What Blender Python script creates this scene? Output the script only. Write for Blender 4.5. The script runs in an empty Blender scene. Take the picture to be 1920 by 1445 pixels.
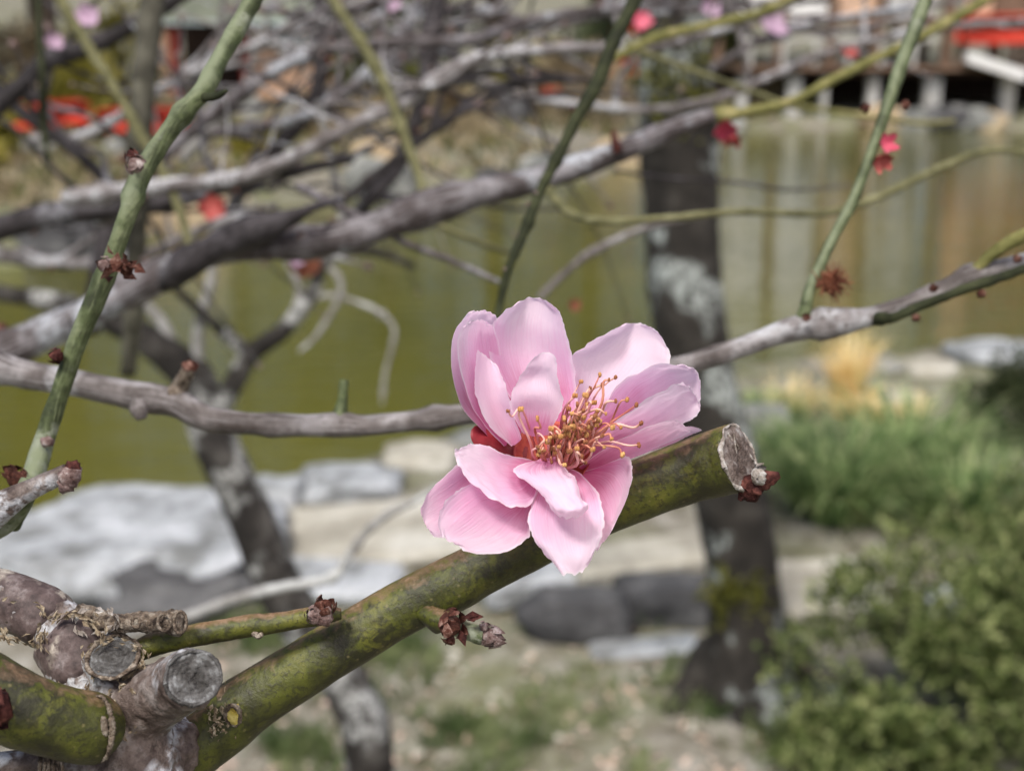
import bpy, math, random
import numpy as np
from mathutils import Vector, noise as mnoise

# ------------------------------------------------------------------ camera, sky, sun, exposure
scene = bpy.context.scene
COL = scene.collection
FPX = 2317.0                       # focal length in photograph pixels (1920 wide)
CAM = Vector((0.0, 0.0, 1.40))
PITCH = math.atan((722.5 - 60.0) / FPX)
FWD = Vector((0, math.cos(PITCH), -math.sin(PITCH)))
UPV = Vector((0, math.sin(PITCH), math.cos(PITCH)))
RGT = Vector((1, 0, 0))
D0 = 0.140                         # distance to the blossom

cd = bpy.data.cameras.new('camera')
cam = bpy.data.objects.new('camera', cd)
COL.objects.link(cam)
cam.location = CAM
cam.rotation_euler = (math.radians(90) - PITCH, 0, 0)
cd.sensor_width = 36.0
cd.lens = 36.0 * FPX / 1920.0
cd.clip_start = 0.004
cd.clip_end = 400.0
cd.dof.use_dof = True
cd.dof.focus_distance = D0 - 0.001
cd.dof.aperture_fstop = 27.0
cd.dof.aperture_blades = 0
scene.camera = cam

SUN_EL, SUN_AZ = math.radians(56), math.radians(-32)   # soft, high, from behind left of the camera
w = bpy.data.worlds.new('World'); scene.world = w; w.use_nodes = True
wn = w.node_tree
for n in list(wn.nodes): wn.nodes.remove(n)
sky = wn.nodes.new('ShaderNodeTexSky'); sky.sky_type = 'NISHITA'; sky.sun_disc = False
sky.sun_elevation = SUN_EL; sky.sun_rotation = math.pi + SUN_AZ
sky.air_density = 0.75; sky.dust_density = 4.0; sky.ozone_density = 0.6
bg = wn.nodes.new('ShaderNodeBackground'); bg.inputs['Strength'].default_value = 0.065
wo = wn.nodes.new('ShaderNodeOutputWorld')
wn.links.new(sky.outputs[0], bg.inputs[0]); wn.links.new(bg.outputs[0], wo.inputs[0])
sl = bpy.data.lights.new('sun', 'SUN'); sl.energy = 1.5; sl.angle = math.radians(13); sl.color = (1, 0.955, 0.89)
so = bpy.data.objects.new('sun', sl); COL.objects.link(so)
sdir = Vector((math.sin(SUN_AZ) * math.cos(SUN_EL), -math.cos(SUN_AZ) * math.cos(SUN_EL), math.sin(SUN_EL)))
so.rotation_euler = sdir.to_track_quat('Z', 'Y').to_euler()
so.location = (0, 0, 8)
vs = scene.view_settings
vs.view_transform = 'Standard'; vs.look = 'None'; vs.gamma = 1.0; vs.exposure = 1.3
scene.render.engine = 'CYCLES'
scene.cycles.use_denoising = True
scene.cycles.max_bounces = 6; scene.cycles.diffuse_bounces = 3; scene.cycles.glossy_bounces = 3
scene.cycles.transmission_bounces = 3; scene.cycles.transparent_max_bounces = 6
scene.cycles.sample_clamp_indirect = 4.0

# ------------------------------------------------------------------ placing
def P(px, py, depth):
    """photograph pixel + distance along the view axis (m) -> world point"""
    return CAM + depth * (FWD + RGT * ((px - 960.0) / FPX) - UPV * ((py - 722.5) / FPX))
def F(px, py, mm):
    """pixel near the blossom, mm nearer to the camera than the blossom's heart"""
    return P(px, py, D0 - mm * 0.001)
def G(px, py, z=0.0):
    d = FWD + RGT * ((px - 960.0) / FPX) - UPV * ((py - 722.5) / FPX)
    return CAM + d * ((z - CAM.z) / d.z)
def V(a): return Vector(a)

# ------------------------------------------------------------------ mesh helpers
class MB:
    def __init__(s): s.v = []; s.f = []; s.up = []; s.al = []; s.uv = None
    def add(s, verts, faces, up=None, al=None):
        b = len(s.v)
        s.v.extend([tuple(p) for p in verts])
        s.f.extend([tuple(i + b for i in f) for f in faces])
        s.up.extend(up if up is not None else [0.5] * len(verts))
        s.al.extend(al if al is not None else [0.5] * len(verts))
        return s
    def build(s, name, mat, parent=None, smooth=True, kind=None):
        off = parent.matrix_world.translation if parent is not None else Vector((0, 0, 0))
        if parent is not None:
            off = Vector((0, 0, 0)); q = parent
            while q is not None: off = off + q.location; q = q.parent
        me = bpy.data.meshes.new(name)
        if parent is None:
            c = Vector(np.mean(np.array(s.v), axis=0)); c.z = min(p[2] for p in s.v); off = c
        arr = np.array(s.v, dtype=float) - np.array(off)
        me.from_pydata(arr.tolist(), [], s.f)
        a = me.attributes.new('up', 'FLOAT', 'POINT'); a.data.foreach_set('value', s.up)
        a = me.attributes.new('along', 'FLOAT', 'POINT'); a.data.foreach_set('value', s.al)
        me.materials.append(mat)
        if smooth: me.polygons.foreach_set('use_smooth', [True] * len(me.polygons))
        me.update()
        o = bpy.data.objects.new(name, me); COL.objects.link(o)
        if parent is None: o.location = off
        else: o.parent = parent
        if kind: o['kind'] = kind
        return o

def tag(o, label, cat, group=None):
    o['label'] = label; o['category'] = cat
    if group: o['group'] = group
    return o
def thing(name, label, cat, loc=(0, 0, 0), group=None):
    o = bpy.data.objects.new(name, None); COL.objects.link(o); o.location = loc
    o.empty_display_size = 0.01
    return tag(o, label, cat, group)

def crom(pts, n):
    """Catmull-Rom through rows of numbers -> n samples"""
    p = np.array(pts, dtype=float)
    if len(p) == 2:
        t = np.linspace(0, 1, n)[:, None]; return p[0] * (1 - t) + p[1] * t
    p = np.vstack([2 * p[0] - p[1], p, 2 * p[-1] - p[-2]])
    m = len(p) - 3
    out = []
    for k in range(n):
        s = k / (n - 1) * m; i = min(int(s), m - 1); t = s - i
        a, b, c, d = p[i], p[i + 1], p[i + 2], p[i + 3]
        out.append(0.5 * (2 * b + (c - a) * t + (2 * a - 5 * b + 4 * c - d) * t * t + (3 * b - a - 3 * c + d) * t ** 3))
    return np.array(out)

def tube(mb, path, n=None, sides=12, lump=0.06, fine=0.0, freq=1.0, seed=0, caps=True, knots=0.0):
    """path: list of (x, y, z, radius) in world metres; grows one tapered, uneven limb into mb"""
    path = np.array(path, dtype=float)
    L = np.sum(np.linalg.norm(np.diff(path[:, :3], axis=0), axis=1))
    rm = float(np.mean(path[:, 3]))
    if n is None: n = int(max(8, min(120, L / rm * 1.3)))
    c = crom(path, n)
    pos = c[:, :3]; rad = np.maximum(c[:, 3], rm * 0.05)
    tan = np.gradient(pos, axis=0); tan /= np.linalg.norm(tan, axis=1)[:, None] + 1e-12
    ref = np.array([0, 0, 1.0]) if abs(tan[0][2]) < 0.9 else np.array([1.0, 0, 0])
    u = np.cross(tan[0], ref); u /= np.linalg.norm(u)
    verts, faces, up, al = [], [], [], []
    ln = 0.0
    for i in range(n):
        if i: ln += np.linalg.norm(pos[i] - pos[i - 1])
        u = u - tan[i] * np.dot(u, tan[i]); u /= np.linalg.norm(u)
        v = np.cross(tan[i], u)
        kn = 1 + knots * max(0, mnoise.noise(Vector((ln / rm * 0.35 + seed * 3.7, seed, 0.3)))) ** 2 * 4
        for k in range(sides):
            a = 2 * math.pi * k / sides
            d = math.cos(a) * u + math.sin(a) * v
            q = Vector((d[0] * 1.2 + seed * 7.1, d[1] * 1.2 + ln / rm * 0.45 * freq, d[2] * 1.2))
            r = rad[i] * kn * (1 + lump * mnoise.noise(q))
            if fine: r *= 1 + fine * mnoise.noise(Vector((d[0] * 5 + seed, d[1] * 5 + ln / rm * 2.2, d[2] * 5)))
            verts.append(pos[i] + d * r); up.append(float(d[2] * 0.5 + 0.5)); al.append(i / (n - 1))
    for i in range(n - 1):
        for k in range(sides):
            k2 = (k + 1) % sides
            faces.append((i * sides + k, i * sides + k2, (i + 1) * sides + k2, (i + 1) * sides + k))
    if caps:
        for i, fl in ((0, True), (n - 1, False)):
            b = len(verts); verts.append(pos[i]); up.append(0.5); al.append(i / (n - 1))
            for k in range(sides):
                k2 = (k + 1) % sides
                faces.append((i * sides + k2, i * sides + k, b) if fl else (i * sides + k, i * sides + k2, b))
    mb.add(verts, faces, up, al)
    return pos, rad, tan

def pxpath(pts, dflt=None):
    """[(px, py, depth, width px)] -> [(x, y, z, radius m)]"""
    out = []
    for q in pts:
        p = P(q[0], q[1], q[2]); out.append((p.x, p.y, p.z, q[3] * 0.5 * q[2] / FPX))
    return out

def frame(d):
    d = Vector(d).normalized()
    a = Vector((0, 0, 1)) if abs(d.z) < 0.9 else Vector((1, 0, 0))
    u = d.cross(a).normalized(); v = d.cross(u).normalized()
    return d, u, v

def blob(mb, c, r, amp=0.25, freq=1.2, seed=0, sub=(20, 12), flat=None, under=0.0):
    """uneven rounded stone; r = (rx, ry, rz)"""
    nu, nv = sub
    verts, faces, up = [], [], []
    c = Vector(c)
    for j in range(nv + 1):
        th = math.pi * j / nv
        for i in range(nu):
            ph = 2 * math.pi * i / nu
            d = Vector((math.sin(th) * math.cos(ph), math.sin(th) * math.sin(ph), math.cos(th)))
            e = Vector([math.copysign(abs(t) ** 0.75, t) for t in d])
            k = 1 + amp * mnoise.fractal(d * freq + Vector((seed * 3.1, seed * 1.7, 0)), 1.0, 2.0, 3)
            p = Vector((e.x * r[0] * k, e.y * r[1] * k, e.z * r[2] * k))
            if flat is not None: p.z = min(p.z, r[2] * (flat + 0.12 * mnoise.noise(d * 2.3 + Vector((seed, 0, 0)))))
            if under and p.z < 0.15 * r[2]:
                t = min(1, (0.15 * r[2] - p.z) / r[2]); p.x *= 1 - under * t; p.y *= 1 - under * t
            verts.append(c + p); up.append(d.z * 0.5 + 0.5)
    for j in range(nv):
        for i in range(nu):
            i2 = (i + 1) % nu
            if j == 0: faces.append((i, (j + 1) * nu + i, (j + 1) * nu + i2))
            elif j == nv - 1: faces.append((j * nu + i, (j + 1) * nu + i, j * nu + i2))
            else: faces.append((j * nu + i, (j + 1) * nu + i, (j + 1) * nu + i2, j * nu + i2))
    mb.add(verts, faces, up)

def box(mb, c, s, rz=0.0, bevel=0.0, tilt=0.0):
    """box with chamfered edges, centre c, full size s"""
    hx, hy, hz = s[0] / 2, s[1] / 2, s[2] / 2
    b = min(bevel, hx * 0.9, hy * 0.9, hz * 0.9)
    ca, sa = math.cos(rz), math.sin(rz)
    pts = []; idx = {}
    for sx in (-1, 1):
        for sy in (-1, 1):
            for sz in (-1, 1):
                for ax in range(3):
                    q = [sx * hx, sy * hy, sz * hz]
                    for k in range(3):
                        if k != ax: q[k] -= (sx, sy, sz)[k] * b
                    idx[(sx, sy, sz, ax)] = len(pts); pts.append(q)
    fs = []
    for ax in range(3):
        o1, o2 = (ax + 1) % 3, (ax + 2) % 3
        for sg in (-1, 1):
            l = []
            for a, bb in ((-1, -1), (1, -1), (1, 1), (-1, 1)):
                t = [0, 0, 0]; t[ax] = sg; t[o1] = a; t[o2] = bb
                l.append(idx[(t[0], t[1], t[2], ax)])
            fs.append(tuple(l if sg > 0 else l[::-1]))
    if b > 0:
        for ax in range(3):
            o1, o2 = (ax + 1) % 3, (ax + 2) % 3
            for a in (-1, 1):
                for bb in (-1, 1):
                    t0 = [0, 0, 0]; t0[o1] = a; t0[o2] = bb; t1 = list(t0); t0[ax] = -1; t1[ax] = 1
                    l = [idx[tuple(t0) + (o1,)], idx[tuple(t1) + (o1,)], idx[tuple(t1) + (o2,)], idx[tuple(t0) + (o2,)]]
                    fs.append(tuple(l if a * bb > 0 else l[::-1]))
        for sx in (-1, 1):
            for sy in (-1, 1):
                for sz in (-1, 1):
                    l = [idx[(sx, sy, sz, k)] for k in range(3)]
                    fs.append(tuple(l if sx * sy * sz > 0 else l[::-1]))
    out = []
    for q in pts:
        x, y, z = q
        y, z = y * math.cos(tilt) - z * math.sin(tilt), y * math.sin(tilt) + z * math.cos(tilt)
        out.append((c[0] + x * ca - y * sa, c[1] + x * sa + y * ca, c[2] + z))
    mb.add(out, fs)

def petal_patch(mb, rows, nu=26, nv=17, wob=0.0, seed=0, conv=None, rag=1.0):
    """rows from base to tip, each (left, middle, right) points -> a curved sheet with its own depth"""
    conv = conv or (lambda q: F(*q))
    R = [[list(conv(q)) for q in row] for row in rows]
    Lc = crom([r[0] for r in R], nu); Mc = crom([r[1] for r in R], nu); Rc = crom([r[2] for r in R], nu)
    sz = np.linalg.norm(Lc[nu // 2] - Rc[nu // 2])
    verts, up, al = [], [], []
    for i in range(nu):
        for j in range(nv):
            s = j / (nv - 1)
            a, b, c = 2 * (s - 0.5) * (s - 1), 4 * s * (1 - s), 2 * s * (s - 0.5)
            p = a * Lc[i] + b * Mc[i] + c * Rc[i]
            if wob:
                q = Vector((i / nu * 3.1 + seed * 5.3, s * 3.3, seed))
                e = wob * sz * (0.3 + 0.7 * abs(2 * s - 1) + 0.5 * (i / nu) ** 3)
                p = p + np.array(-FWD) * e * mnoise.noise(q * 1.0) + np.array(UPV) * e * 0.55 * mnoise.noise(q * 2.6 + Vector((9, 0, 0)))
            e4 = max(abs(2 * s - 1), 0 if i < nu * 0.6 else (i / (nu - 1)) ** 3) ** 5      # ragged, slightly nibbled rim
            ctr = 0.25 * Lc[i] + 0.5 * Mc[max(0, i - 6)] + 0.25 * Rc[i]
            nz = 0.55 * mnoise.noise(Vector((i * 0.33 + seed * 9, s * 7, 1.5))) + 0.45 * mnoise.noise(Vector((i * 0.9, s * 19, seed + 4.5)))
            p = p + (ctr - p) * e4 * (0.035 + 0.075 * nz) * rag
            verts.append(p); al.append(i / (nu - 1)); up.append(abs(2 * s - 1))
    faces = [(i * nv + j, i * nv + j + 1, (i + 1) * nv + j + 1, (i + 1) * nv + j) for i in range(nu - 1) for j in range(nv - 1)]
    mb.add(verts, faces, up, al)
# ------------------------------------------------------------------ materials
def lin(r, g, b):
    f = lambda c: ((c / 255 + 0.055) / 1.055) ** 2.4 if c > 10 else c / 255 / 12.92
    return (f(r), f(g), f(b), 1.0)
class Mat:
    def __init__(s, name, rough=0.8, spec=0.3):
        s.m = bpy.data.materials.new(name); s.m.use_nodes = True; s.nt = s.m.node_tree
        s.b = s.nt.nodes['Principled BSDF']; s.out = s.nt.nodes['Material Output']
        s.b.inputs['Roughness'].default_value = rough
        s.b.inputs['Specular IOR Level'].default_value = spec
        s.co = s.nt.nodes.new('ShaderNodeTexCoord')
    def link(s, a, b): s.nt.links.new(a, b)
    def attr(s, name):
        n = s.nt.nodes.new('ShaderNodeAttribute'); n.attribute_name = name; return n.outputs['Fac']
    def mapped(s, scale, src='Object'):
        n = s.nt.nodes.new('ShaderNodeMapping'); n.inputs['Scale'].default_value = scale
        s.link(s.co.outputs[src], n.inputs[0]); return n.outputs[0]
    def noise(s, scale, detail=4, rough=0.55, vec=None, dist=0.0):
        n = s.nt.nodes.new('ShaderNodeTexNoise'); n.inputs['Scale'].default_value = scale
        n.inputs['Detail'].default_value = detail; n.inputs['Roughness'].default_value = rough
        n.inputs['Distortion'].default_value = dist
        s.link(vec or s.co.outputs['Object'], n.inputs['Vector']); return n.outputs['Fac']
    def voro(s, scale, vec=None, feature='F1', out='Distance'):
        n = s.nt.nodes.new('ShaderNodeTexVoronoi'); n.inputs['Scale'].default_value = scale; n.feature = feature
        s.link(vec or s.co.outputs['Object'], n.inputs['Vector']); return n.outputs[out]
    def ramp(s, fac, stops):
        n = s.nt.nodes.new('ShaderNodeValToRGB'); e = n.color_ramp.elements
        while len(e) < len(stops): e.new(0.5)
        for el, (p, c) in zip(e, stops): el.position = p; el.color = c if len(c) == 4 else (*c, 1)
        s.link(fac, n.inputs[0]); return n.outputs[0]
    def mix(s, fac, a, b, mode='MIX'):
        n = s.nt.nodes.new('ShaderNodeMix'); n.data_type = 'RGBA'; n.blend_type = mode
        for i, x in ((0, fac), (6, a), (7, b)):
            if hasattr(x, 'is_linked'): s.link(x, n.inputs[i])
            else: n.inputs[i].default_value = x
        return n.outputs[2]
    def math(s, op, a, b=0.5, clamp=True):
        n = s.nt.nodes.new('ShaderNodeMath'); n.operation = op; n.use_clamp = clamp
        for i, x in ((0, a), (1, b)):
            if hasattr(x, 'is_linked'): s.link(x, n.inputs[i])
            else: n.inputs[i].default_value = x
        return n.outputs[0]
    def step(s, fac, lo, hi): return s.ramp(fac, [(lo, (0, 0, 0, 1)), (hi, (1, 1, 1, 1))])
    def bump(s, h, strength=0.5, dist=0.001):
        n = s.nt.nodes.new('ShaderNodeBump'); n.inputs['Strength'].default_value = strength
        n.inputs['Distance'].default_value = dist; s.link(h, n.inputs['Height'])
        s.link(n.outputs[0], s.b.inputs['Normal']); s.bn = n.outputs[0]; return n
    def col(s, c):
        if hasattr(c, 'is_linked'): s.link(c, s.b.inputs['Base Color'])
        else: s.b.inputs['Base Color'].default_value = c
        return s

BW = ((0, 0, 0, 1), (1, 1, 1, 1))
def bark(name, dark, mid, pale, sc, lichen=None, lich_lo=0.58, rough=0.8, bump=0.6, bd=0.0003, side=None, streak=0, crack=0):
    m = Mat(name, rough, 0.25)
    n1 = m.noise(sc, 5, 0.6); n2 = m.noise(sc * 4.5, 4, 0.6); n3 = m.noise(sc * 0.45, 3)
    c = m.ramp(n1, [(0.33, dark), (0.5, mid), (0.68, pale)])
    c = m.mix(m.math('MULTIPLY', m.step(n2, 0.5, 0.62), 0.45), c, dark)
    if streak:                               # long weathered streaks and hairline cracks along the limb
        cb = m.nt.nodes.new('ShaderNodeCombineXYZ'); m.link(m.math('MULTIPLY', m.attr('up'), 9.0, False), cb.inputs[0]); m.link(m.math('MULTIPLY', m.attr('along'), streak, False), cb.inputs[1]); m.link(n3, cb.inputs[2])
        sk = m.noise(1.6, 4, 0.65, vec=cb.outputs[0])
        c = m.mix(m.math('MULTIPLY', m.step(sk, 0.53, 0.66), 0.75), c, pale)
        c = m.mix(m.math('MULTIPLY', m.step(m.math('SUBTRACT', 1.0, sk), 0.55, 0.66), 0.8), c, dark)
    if side is not None:                     # upward-facing side mixed towards the side colour
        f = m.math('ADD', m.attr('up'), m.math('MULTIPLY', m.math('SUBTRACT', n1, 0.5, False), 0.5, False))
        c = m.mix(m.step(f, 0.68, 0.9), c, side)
    if crack:                                # fine dark fissures between bark plates
        vv = m.nt.nodes.new('ShaderNodeVectorMath'); vv.operation = 'MULTIPLY_ADD'; m.link(m.co.outputs['Object'], vv.inputs[0]); vv.inputs[1].default_value = (1, 1, 1)
        nn = m.nt.nodes.new('ShaderNodeTexNoise'); nn.inputs['Scale'].default_value = crack * 1.5; m.link(m.co.outputs['Object'], nn.inputs['Vector'])
        sc2 = m.nt.nodes.new('ShaderNodeVectorMath'); sc2.operation = 'SCALE'; sc2.inputs['Scale'].default_value = 1.1 / crack; m.link(nn.outputs['Color'], sc2.inputs[0]); m.link(sc2.outputs[0], vv.inputs[2])
        ce = m.voro(crack, vv.outputs[0], 'DISTANCE_TO_EDGE')
        c = m.mix(m.math('MULTIPLY', m.math('MULTIPLY', m.ramp(ce, [(0.0, (1, 1, 1, 1)), (0.07, (0, 0, 0, 1))]), m.step(n3, 0.42, 0.55)), 0.75), c, dark)
    if lichen is not None:
        c = m.mix(m.math('MULTIPLY', m.step(n3, lich_lo, lich_lo + 0.07), m.step(n2, 0.38, 0.55)), c, lichen)
    m.col(c)
    m.bump(m.math('ADD', m.math('MULTIPLY', n1, 0.6), m.math('MULTIPLY', n2, 0.5)), bump, bd)
    return m.m

M = {}
# the foreground branch: olive green, sooty blotches, coppery on the side that has seen the sun
def green_branch():
    m = Mat('young_green_bark', 0.52, 0.4)
    n1 = m.noise(230, 5, 0.62); n2 = m.noise(1500, 4, 0.65); n3 = m.noise(90, 3, 0.5); n4 = m.noise(520, 3, 0.6, dist=0.6)
    c = m.ramp(n1, [(0.36, lin(56, 58, 20)), (0.52, lin(78, 82, 26)), (0.7, lin(104, 103, 40))])
    blot = m.math('MULTIPLY', m.step(n3, 0.38, 0.52), m.step(n4, 0.40, 0.52))
    c = m.mix(m.math('MULTIPLY', blot, 0.88), c, lin(34, 33, 22))
    c = m.mix(m.math('MULTIPLY', m.step(n2, 0.535, 0.60), 0.62), c, lin(42, 41, 25))
    vd = m.voro(620); c = m.mix(m.math('MULTIPLY', m.ramp(vd, [(0.08, (1, 1, 1, 1)), (0.15, (0, 0, 0, 1))]), 0.28), c, lin(150, 138, 96))     # lenticels
    cr = m.noise(900, 3, 0.5, vec=m.mapped((1.0, 0.35, 1.6))); c = m.mix(m.math('MULTIPLY', m.step(cr, 0.60, 0.66), 0.5), c, lin(36, 33, 22))
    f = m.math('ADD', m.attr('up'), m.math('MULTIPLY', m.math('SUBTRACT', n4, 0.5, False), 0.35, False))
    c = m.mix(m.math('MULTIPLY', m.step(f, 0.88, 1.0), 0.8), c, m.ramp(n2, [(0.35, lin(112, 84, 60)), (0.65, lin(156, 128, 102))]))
    dk = m.step(m.math('SUBTRACT', 1.0, f), 0.58, 0.92)  # shade of the limb's underside painted into the bark colour
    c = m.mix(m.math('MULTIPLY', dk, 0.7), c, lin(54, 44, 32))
    m.col(c)
    m.bump(m.math('ADD', m.math('MULTIPLY', n2, 0.5), m.math('MULTIPLY', n1, 0.5)), 0.9, 0.0003)
    return m.m
M['green_branch'] = green_branch()
M['purple'] = bark('purple_plum_bark', lin(54, 45, 44), lin(92, 79, 77), lin(142, 133, 132), 340, lin(180, 172, 160), 0.52, 0.6, 0.7, 0.0003)
M['purple_tan'] = bark('tan_pruned_stub_bark', lin(58, 47, 43), lin(104, 92, 86), lin(146, 138, 134), 240, lin(182, 184, 188), 0.48, 0.5, 1.0, 0.0008, crack=420)  # pale lichen colour stands in for the bark's silvery highlights
M['scaly'] = bark('flaky_spur_bark', lin(50, 41, 36), lin(122, 108, 94), lin(176, 166, 152), 900, None, 0.6, 0.85, 1.0, 0.0008)
M['flake'] = bark('peeling_bark_flake', lin(96, 82, 66), lin(142, 128, 106), lin(182, 172, 152), 1600)
M['cutgrey'] = None
def cut_wood(name, a, b, c, rings=0):
    m = Mat(name, 0.85, 0.2)
    n = m.noise(700, 5, 0.65); n2 = m.noise(2200, 3)
    if rings:                                # growth rings follow the radius stored on the disc
        w_ = m.math('SINE', m.math('ADD', m.math('MULTIPLY', m.attr('along'), rings, False), m.math('MULTIPLY', n, 7.0, False), False), 0, False)
        n = m.math('ADD', m.math('MULTIPLY', n, 0.75), m.math('ADD', m.math('MULTIPLY', w_, 0.022, False), m.math('MULTIPLY', m.attr('along'), 0.16), False), False)
    m.col(m.mix(m.math('MULTIPLY', m.step(n2, 0.5, 0.62), 0.4), m.ramp(n, [(0.36, a), (0.52, b), (0.66, c)]), a))
    m.bump(m.math('ADD', n, n2), 0.9, 0.0005)
    return m.m
M['cutgrey'] = cut_wood('weathered_cut_wood', lin(58, 56, 54), lin(94, 93, 92), lin(142, 145, 146), 34.0)
M['cutbrown'] = cut_wood('dry_brown_cut_wood', lin(78, 66, 60), lin(118, 106, 100), lin(158, 156, 154), 20.0)
M['cutpale'] = cut_wood('pale_bark_rim', lin(118, 108, 98), lin(160, 153, 146), lin(196, 196, 194))
M['scaryellow'] = cut_wood('yellow_leaf_scar', lin(140, 120, 50), lin(182, 166, 82), lin(204, 190, 120))
M['budbrown'] = cut_wood('brown_bud_scale', lin(54, 30, 24), lin(92, 56, 46), lin(148, 118, 106))
M['budred'] = cut_wood('dried_red_bud', lin(44, 22, 20), lin(72, 38, 34), lin(108, 66, 58))
M['budgrey'] = cut_wood('grey_bud_scale', lin(84, 64, 60), lin(126, 106, 102), lin(176, 166, 162))
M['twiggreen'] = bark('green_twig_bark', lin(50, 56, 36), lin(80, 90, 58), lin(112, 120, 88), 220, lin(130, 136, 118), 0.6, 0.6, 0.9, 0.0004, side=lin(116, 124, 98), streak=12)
M['twigolive'] = bark('olive_twig_bark', lin(82, 82, 56), lin(106, 104, 72), lin(132, 130, 98), 150, None)
M['twigyellow'] = bark('yellow_green_twig_bark', lin(84, 84, 44), lin(112, 110, 64), lin(150, 142, 98), 130, None)
M['twigdark'] = bark('dark_green_twig_bark', lin(30, 34, 20), lin(44, 48, 28), lin(64, 68, 44), 150, None)
M['branchgrey'] = bark('grey_branch_bark', lin(66, 59, 56), lin(108, 102, 100), lin(158, 155, 156), 110, lin(176, 177, 180), 0.53, 0.7, 0.8, 0.0006, streak=9)
M['branchmauve'] = bark('mauve_branch_bark', lin(48, 41, 39), lin(80, 73, 73), lin(136, 133, 136), 90, lin(164, 168, 174), 0.54, 0.7, 0.8, 0.0006, streak=12)
M['branchdark'] = bark('dark_branch_bark', lin(30, 27, 27), lin(48, 44, 45), lin(80, 76, 79), 60, lin(118, 118, 123), 0.6, 0.75, 0.8, 0.001, streak=9)
M['branchpale'] = bark('pale_lichened_bark', lin(98, 95, 90), lin(136, 134, 130), lin(164, 164, 162), 60, lin(180, 182, 180), 0.55, streak=7)
M['stemolive'] = bark('grey_olive_stem_bark', lin(52, 50, 42), lin(76, 74, 64), lin(104, 102, 90), 70, None, streak=9)
M['trunkdark'] = bark('dark_lichened_trunk_bark', lin(28, 26, 23), lin(44, 41, 37), lin(66, 63, 58), 14, lin(150, 156, 152), 0.51, 0.9, 1.0, 0.012)
M['treedark'] = bark('dark_small_tree_bark', lin(28, 26, 24), lin(48, 45, 42), lin(84, 81, 77), 38, lin(160, 161, 158), 0.51, 0.9, 1.0, 0.005)
M['treefar'] = bark('far_tree_bark', lin(60, 52, 46), lin(96, 84, 74), lin(134, 122, 112), 6, None)

def petal_mat(name, deep, rosy, pale, edge, p0=0.1, p1=0.38, p2=0.72):
    m = Mat(name, 0.55, 0.25)
    al = m.attr('along'); ed = m.attr('up')
    n = m.noise(160, 3, 0.5); n2 = m.noise(1100, 4, 0.6)
    # veins run from the base to the rim: noise in (across, along) stretched along the petal
    cb = m.nt.nodes.new('ShaderNodeCombineXYZ'); m.link(m.math('MULTIPLY', ed, 11.0, False), cb.inputs[0]); m.link(m.math('MULTIPLY', al, 1.1, False), cb.inputs[1])
    vein = m.noise(2.2, 3, 0.55, vec=cb.outputs[0])
    t = m.math('ADD', al, m.math('MULTIPLY', m.math('SUBTRACT', n, 0.5, False), 0.55, False))
    t = m.math('ADD', t, m.math('MULTIPLY', m.math('SUBTRACT', vein, 0.5, False), 0.35, False))
    t = m.math('ADD', t, m.math('MULTIPLY', m.math('POWER', ed, 3.0), 0.16))
    c = m.ramp(t, [(0.0, deep), (p0, deep), (p1, rosy), (p2, pale), (1.0, pale)])
    rim = m.math('MAXIMUM', m.step(ed, 0.90, 1.0), m.step(al, 0.955, 1.0))
    c = m.mix(m.math('MULTIPLY', rim, 0.75), c, edge)
    m.col(c)
    m.bump(m.math('ADD', m.math('MULTIPLY', n2, 0.35), vein), 0.35, 0.00025)
    tr = m.nt.nodes.new('ShaderNodeBsdfTranslucent'); m.link(c, tr.inputs['Color']); m.link(m.bn, tr.inputs['Normal'])
    ms = m.nt.nodes.new('ShaderNodeMixShader'); ms.inputs[0].default_value = 0.48
    m.link(m.b.outputs[0], ms.inputs[1]); m.link(tr.outputs[0], ms.inputs[2]); m.link(ms.outputs[0], m.out.inputs['Surface'])
    return m.m
DEEP, ROSY, PALE, EDGE = lin(222, 124, 172), lin(246, 200, 230), lin(250, 226, 244), lin(255, 247, 253)
M['petal'] = petal_mat('pink_petal', DEEP, ROSY, PALE, EDGE)
M['petaldeep'] = petal_mat('deeper_pink_petal', lin(224, 114, 166), lin(243, 182, 218), lin(249, 220, 240), EDGE, 0.16, 0.42, 0.8)
M['petalpale'] = petal_mat('pale_pink_petal', lin(228, 152, 194), lin(248, 214, 236), lin(252, 230, 246), EDGE, 0.04, 0.2, 0.46)
def simple(name, c, rough=0.7, spec=0.3, var=None, sc=40, bump=0.0, bd=0.001):
    m = Mat(name, rough, spec)
    if var is None: m.col(c)
    else:
        n = m.noise(sc, 4, 0.6); m.col(m.ramp(n, [(0.35, c), (0.65, var)]))
        if bump: m.bump(n, bump, bd)
    return m.m
M['sepal'] = simple('dark_red_sepal', lin(112, 26, 34), 0.5, 0.4, lin(150, 48, 54), 500, 0.4, 0.0003)
M['cup'] = simple('red_orange_flower_cup', lin(160, 58, 62), 0.6, 0.3, lin(196, 104, 84), 600, 0.4, 0.0003)
def filament():
    m = Mat('stamen_filament', 0.5, 0.35)
    m.col(m.ramp(m.attr('along'), [(0.0, lin(210, 108, 114)), (0.45, lin(240, 192, 182)), (1.0, lin(222, 168, 140))])); return m.m
M['filament'] = filament()
M['filamentdark'] = simple('rust_stamen_filament', lin(190, 112, 96), 0.5, 0.3, lin(222, 156, 130), 400)
M['anther'] = simple('golden_anther', lin(164, 112, 66), 0.7, 0.2, lin(214, 168, 108), 900, 0.6, 0.0003)
M['antherbrown'] = simple('brown_anther', lin(128, 76, 52), 0.7, 0.2, lin(170, 116, 78), 900, 0.6, 0.0003)
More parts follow.
